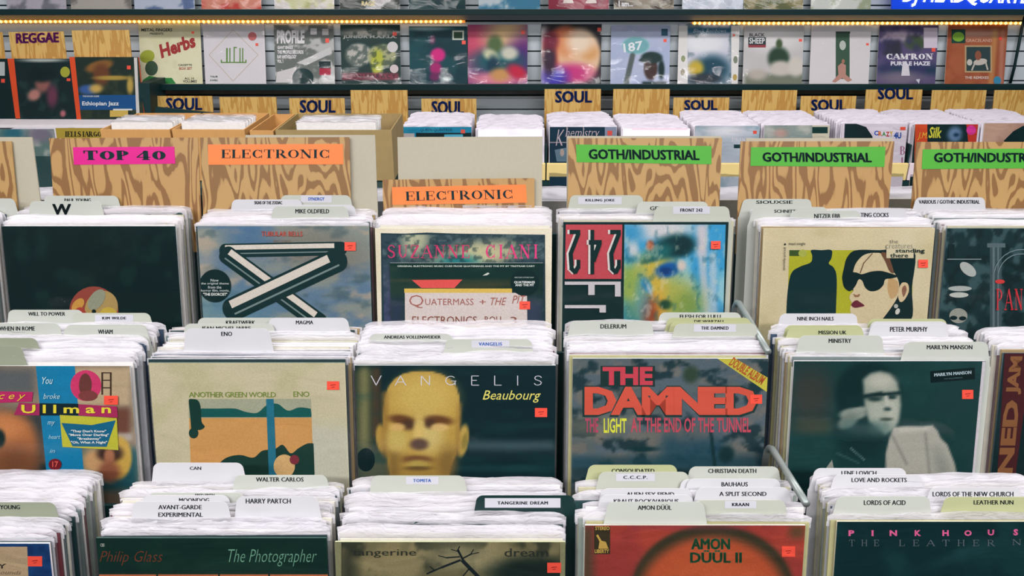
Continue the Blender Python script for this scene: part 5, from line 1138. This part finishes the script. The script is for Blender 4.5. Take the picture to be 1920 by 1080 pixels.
rcover(130, 259, 107, (34, 50, 44), [('n', (60, 70, 50), 20, .5, .7, 3, .6), ('e', (140, 96, 50), 186, 124, 26, 10, .3, -14), ('e', (110, 66, 44), 190, 140, 16, 20, .4), ('e', (180, 150, 70), 212, 146, 34, 4, .5), ('e', (190, 160, 80), 244, 160, 6, 16, .5), ('e', (60, 96, 160), 166, 168, 18, 9, .4), ('e', (206, 170, 90), 180, 166, 12, 8, .6)],
       [('poly', (232, 84, 44), [(140, 224), (152, 224), (140, 106), (128, 106)]), ('poly', (30, 84, 140), [(150, 206), (257, 206), (256, 178), (148, 178)]), ('poly', (214, 210, 206), [(256, 222), (262, 222), (257, 108), (251, 108)]), ('rect', (214, 180, 90), 206, 207, 240, 219), ('rect', (226, 226, 222), 212, 204, 248, 207)], [('Ethiopian Jazz', (154, 223, 190, 200), (232, 234, 234), 'bold'), ('THE ROUGH GUIDE', (155, 186, 179, 182), (220, 220, 220), 'bold')], 'record with blue Ethiopian Jazz band and man in hat', [(238, 123, 245, 130)], woff=-.004)
rcover(-104, 14, 110, (16, 40, 42), [], [('rect', (190, 196, 196), -4, 116, 9, 142)], [], 'dark record cut by the left frame edge', [(2, 148, 9, 155)], woff=.01)
up = MB().prism([(p[0], p[2]) for p in Frame(at_Y(272, 190, 4.13), 0).loc([(262, 226), (284, 226), (280, 156), (259, 156)])], 0, .2).mesh('stand_end_panel')
o = link('stand_end_panel', up, STEEL_D); o.location = at_Y(272, 190, 4.13)
tag(o, 'black upright panel between the blue band record and SOUL card', 'panel')
lg = link('display_ledge', MB().box((at_Y(-80, 221, 4.1)[0], 3.98, at_Y(80, 223, 4.0)[2] - .04), (at_Y(262, 221, 4.1)[0], 4.42, at_Y(80, 223, 4.1)[2] - .005)).mesh('display_ledge'), mat('white_ledge', (226, 220, 222), rough=.6, var=.1, scale=20))
tag(lg, 'white ledge under the dark portrait and blue band records', 'ledge')

# ------------------------------------------------------------------ cardboard boxes with records on the table beyond the rack
CARDB = mat('cardboard', (190, 142, 84), rough=.7, var=.12, scale=25)
CARDI = mat('cardboard_brown', (150, 128, 84), rough=.7, var=.12, scale=25)
zt = at_Y(960, 336, 3.1)[2]
table = empty('side_table', 'low dark table beyond the rack carrying cardboard boxes', 'table', loc=(-1.0, 3.3, 0))
bevel(link('table_top', MB().box((-1.5, -.3, zt - .04), (.55, .3, zt - .004)).mesh('table_top'), STEEL_D, table), .004)
for (x, y) in ((-1.4, -.25), (-1.4, .25), (.5, -.25), (.5, .25)):
    link('leg', MB().box((x - .025, y - .025, 0), (x + .025, y + .025, zt - .04)).mesh('leg'), STEEL_D, table)
def box(xa, xb, yt, label, Yf=3.08, dep=.34, m=CARDB, grp='cardboard boxes of records'):
    a = at_Y(xa, yt, Yf); b = at_Y(xb, yt, Yf); w = b[0] - a[0]; h = a[2] - zt
    r = empty('cardboard_box', label, 'box', grp, ((a[0] + b[0]) / 2, Yf, zt)); t = .005
    link('front', MB().box((-w / 2, 0, 0), (w / 2, t, h)).mesh('front'), m, r)
    link('back', MB().box((-w / 2, dep - t, 0), (w / 2, dep, h)).mesh('back'), m, r)
    link('side', MB().box((-w / 2, t, 0), (-w / 2 + t, dep - t, h)).mesh('side'), m, r)
    link('side', MB().box((w / 2 - t, t, 0), (w / 2, dep - t, h)).mesh('side'), m, r)
    link('base', MB().box((-w / 2 + t, t, 0), (w / 2 - t, dep - t, t)).mesh('base'), m, r)
    return (a[0] + b[0]) / 2, w, h
bx = [(187, 318, 243, 'small brown box left of the others above the TOP 40 card', CARDB), (322, 458, 243, 'box above the gap between TOP 40 and ELECTRONIC cards', CARDB), (468, 512, 245, 'narrow box beside the large open box', CARDB), (516, 734, 244, 'large open box behind the left ELECTRONIC card', CARDI)]
for (xa, xb, yt, lab, m) in bx:
    cx, w, h = box(xa, xb, yt, lab, m=m)
    ww = min(w - .02, .318)
    for k in range(5):
        if w < .12: break
        f2 = Frame((cx + RNG.uniform(-.004, .004), 3.12 + k * .03, zt + .006 + max(0, h - RH + .002)), rad(8))
        r = bagged(f2, 'in the ' + lab.split(' above')[0].split(' behind')[0], 'records in the ' + lab.split(' above')[0].split(' behind')[0], 'hi', colour=7)
        if w < .33: r.scale = (w * .93 / .325, 1, 1)
        if h < RH: r.scale = (r.scale[0], 1, (h + .01) / RH)
lab = [('green and white record standing left of the TOP 40 card', (-60, 104), 258, (120, 150, 140), (200, 206, 196), None), ('yellow record with black slab lettering above the TOP 40 card', (100, 186), 240, (206, 176, 70), (190, 160, 60), ('WELLS FARGO', (126, 188, 248, 256)))]
PB2 = Frame(at_Y(100, 300, 3.5), rad(10))
cover(PB2, -30, 101, 242, (120, 150, 144), [('n', (206, 210, 204), 22, .5, .66, 4, .9), ('e', (60, 130, 150), 25, 250, 20, 10, .7), ('e', (150, 140, 160), 75, 252, 22, 14, .7)], [], [], 'green and white mottled record standing left of the TOP 40 card', n=40)
cover(PB2, 104, 236, 240, (214, 184, 76), [], [], [('WELLS FARGO', (122, 190, 246, 257), (50, 48, 30), 'fat_serif')], 'yellow record with black slab lettering above the TOP 40 card', n=20, woff=-.02)
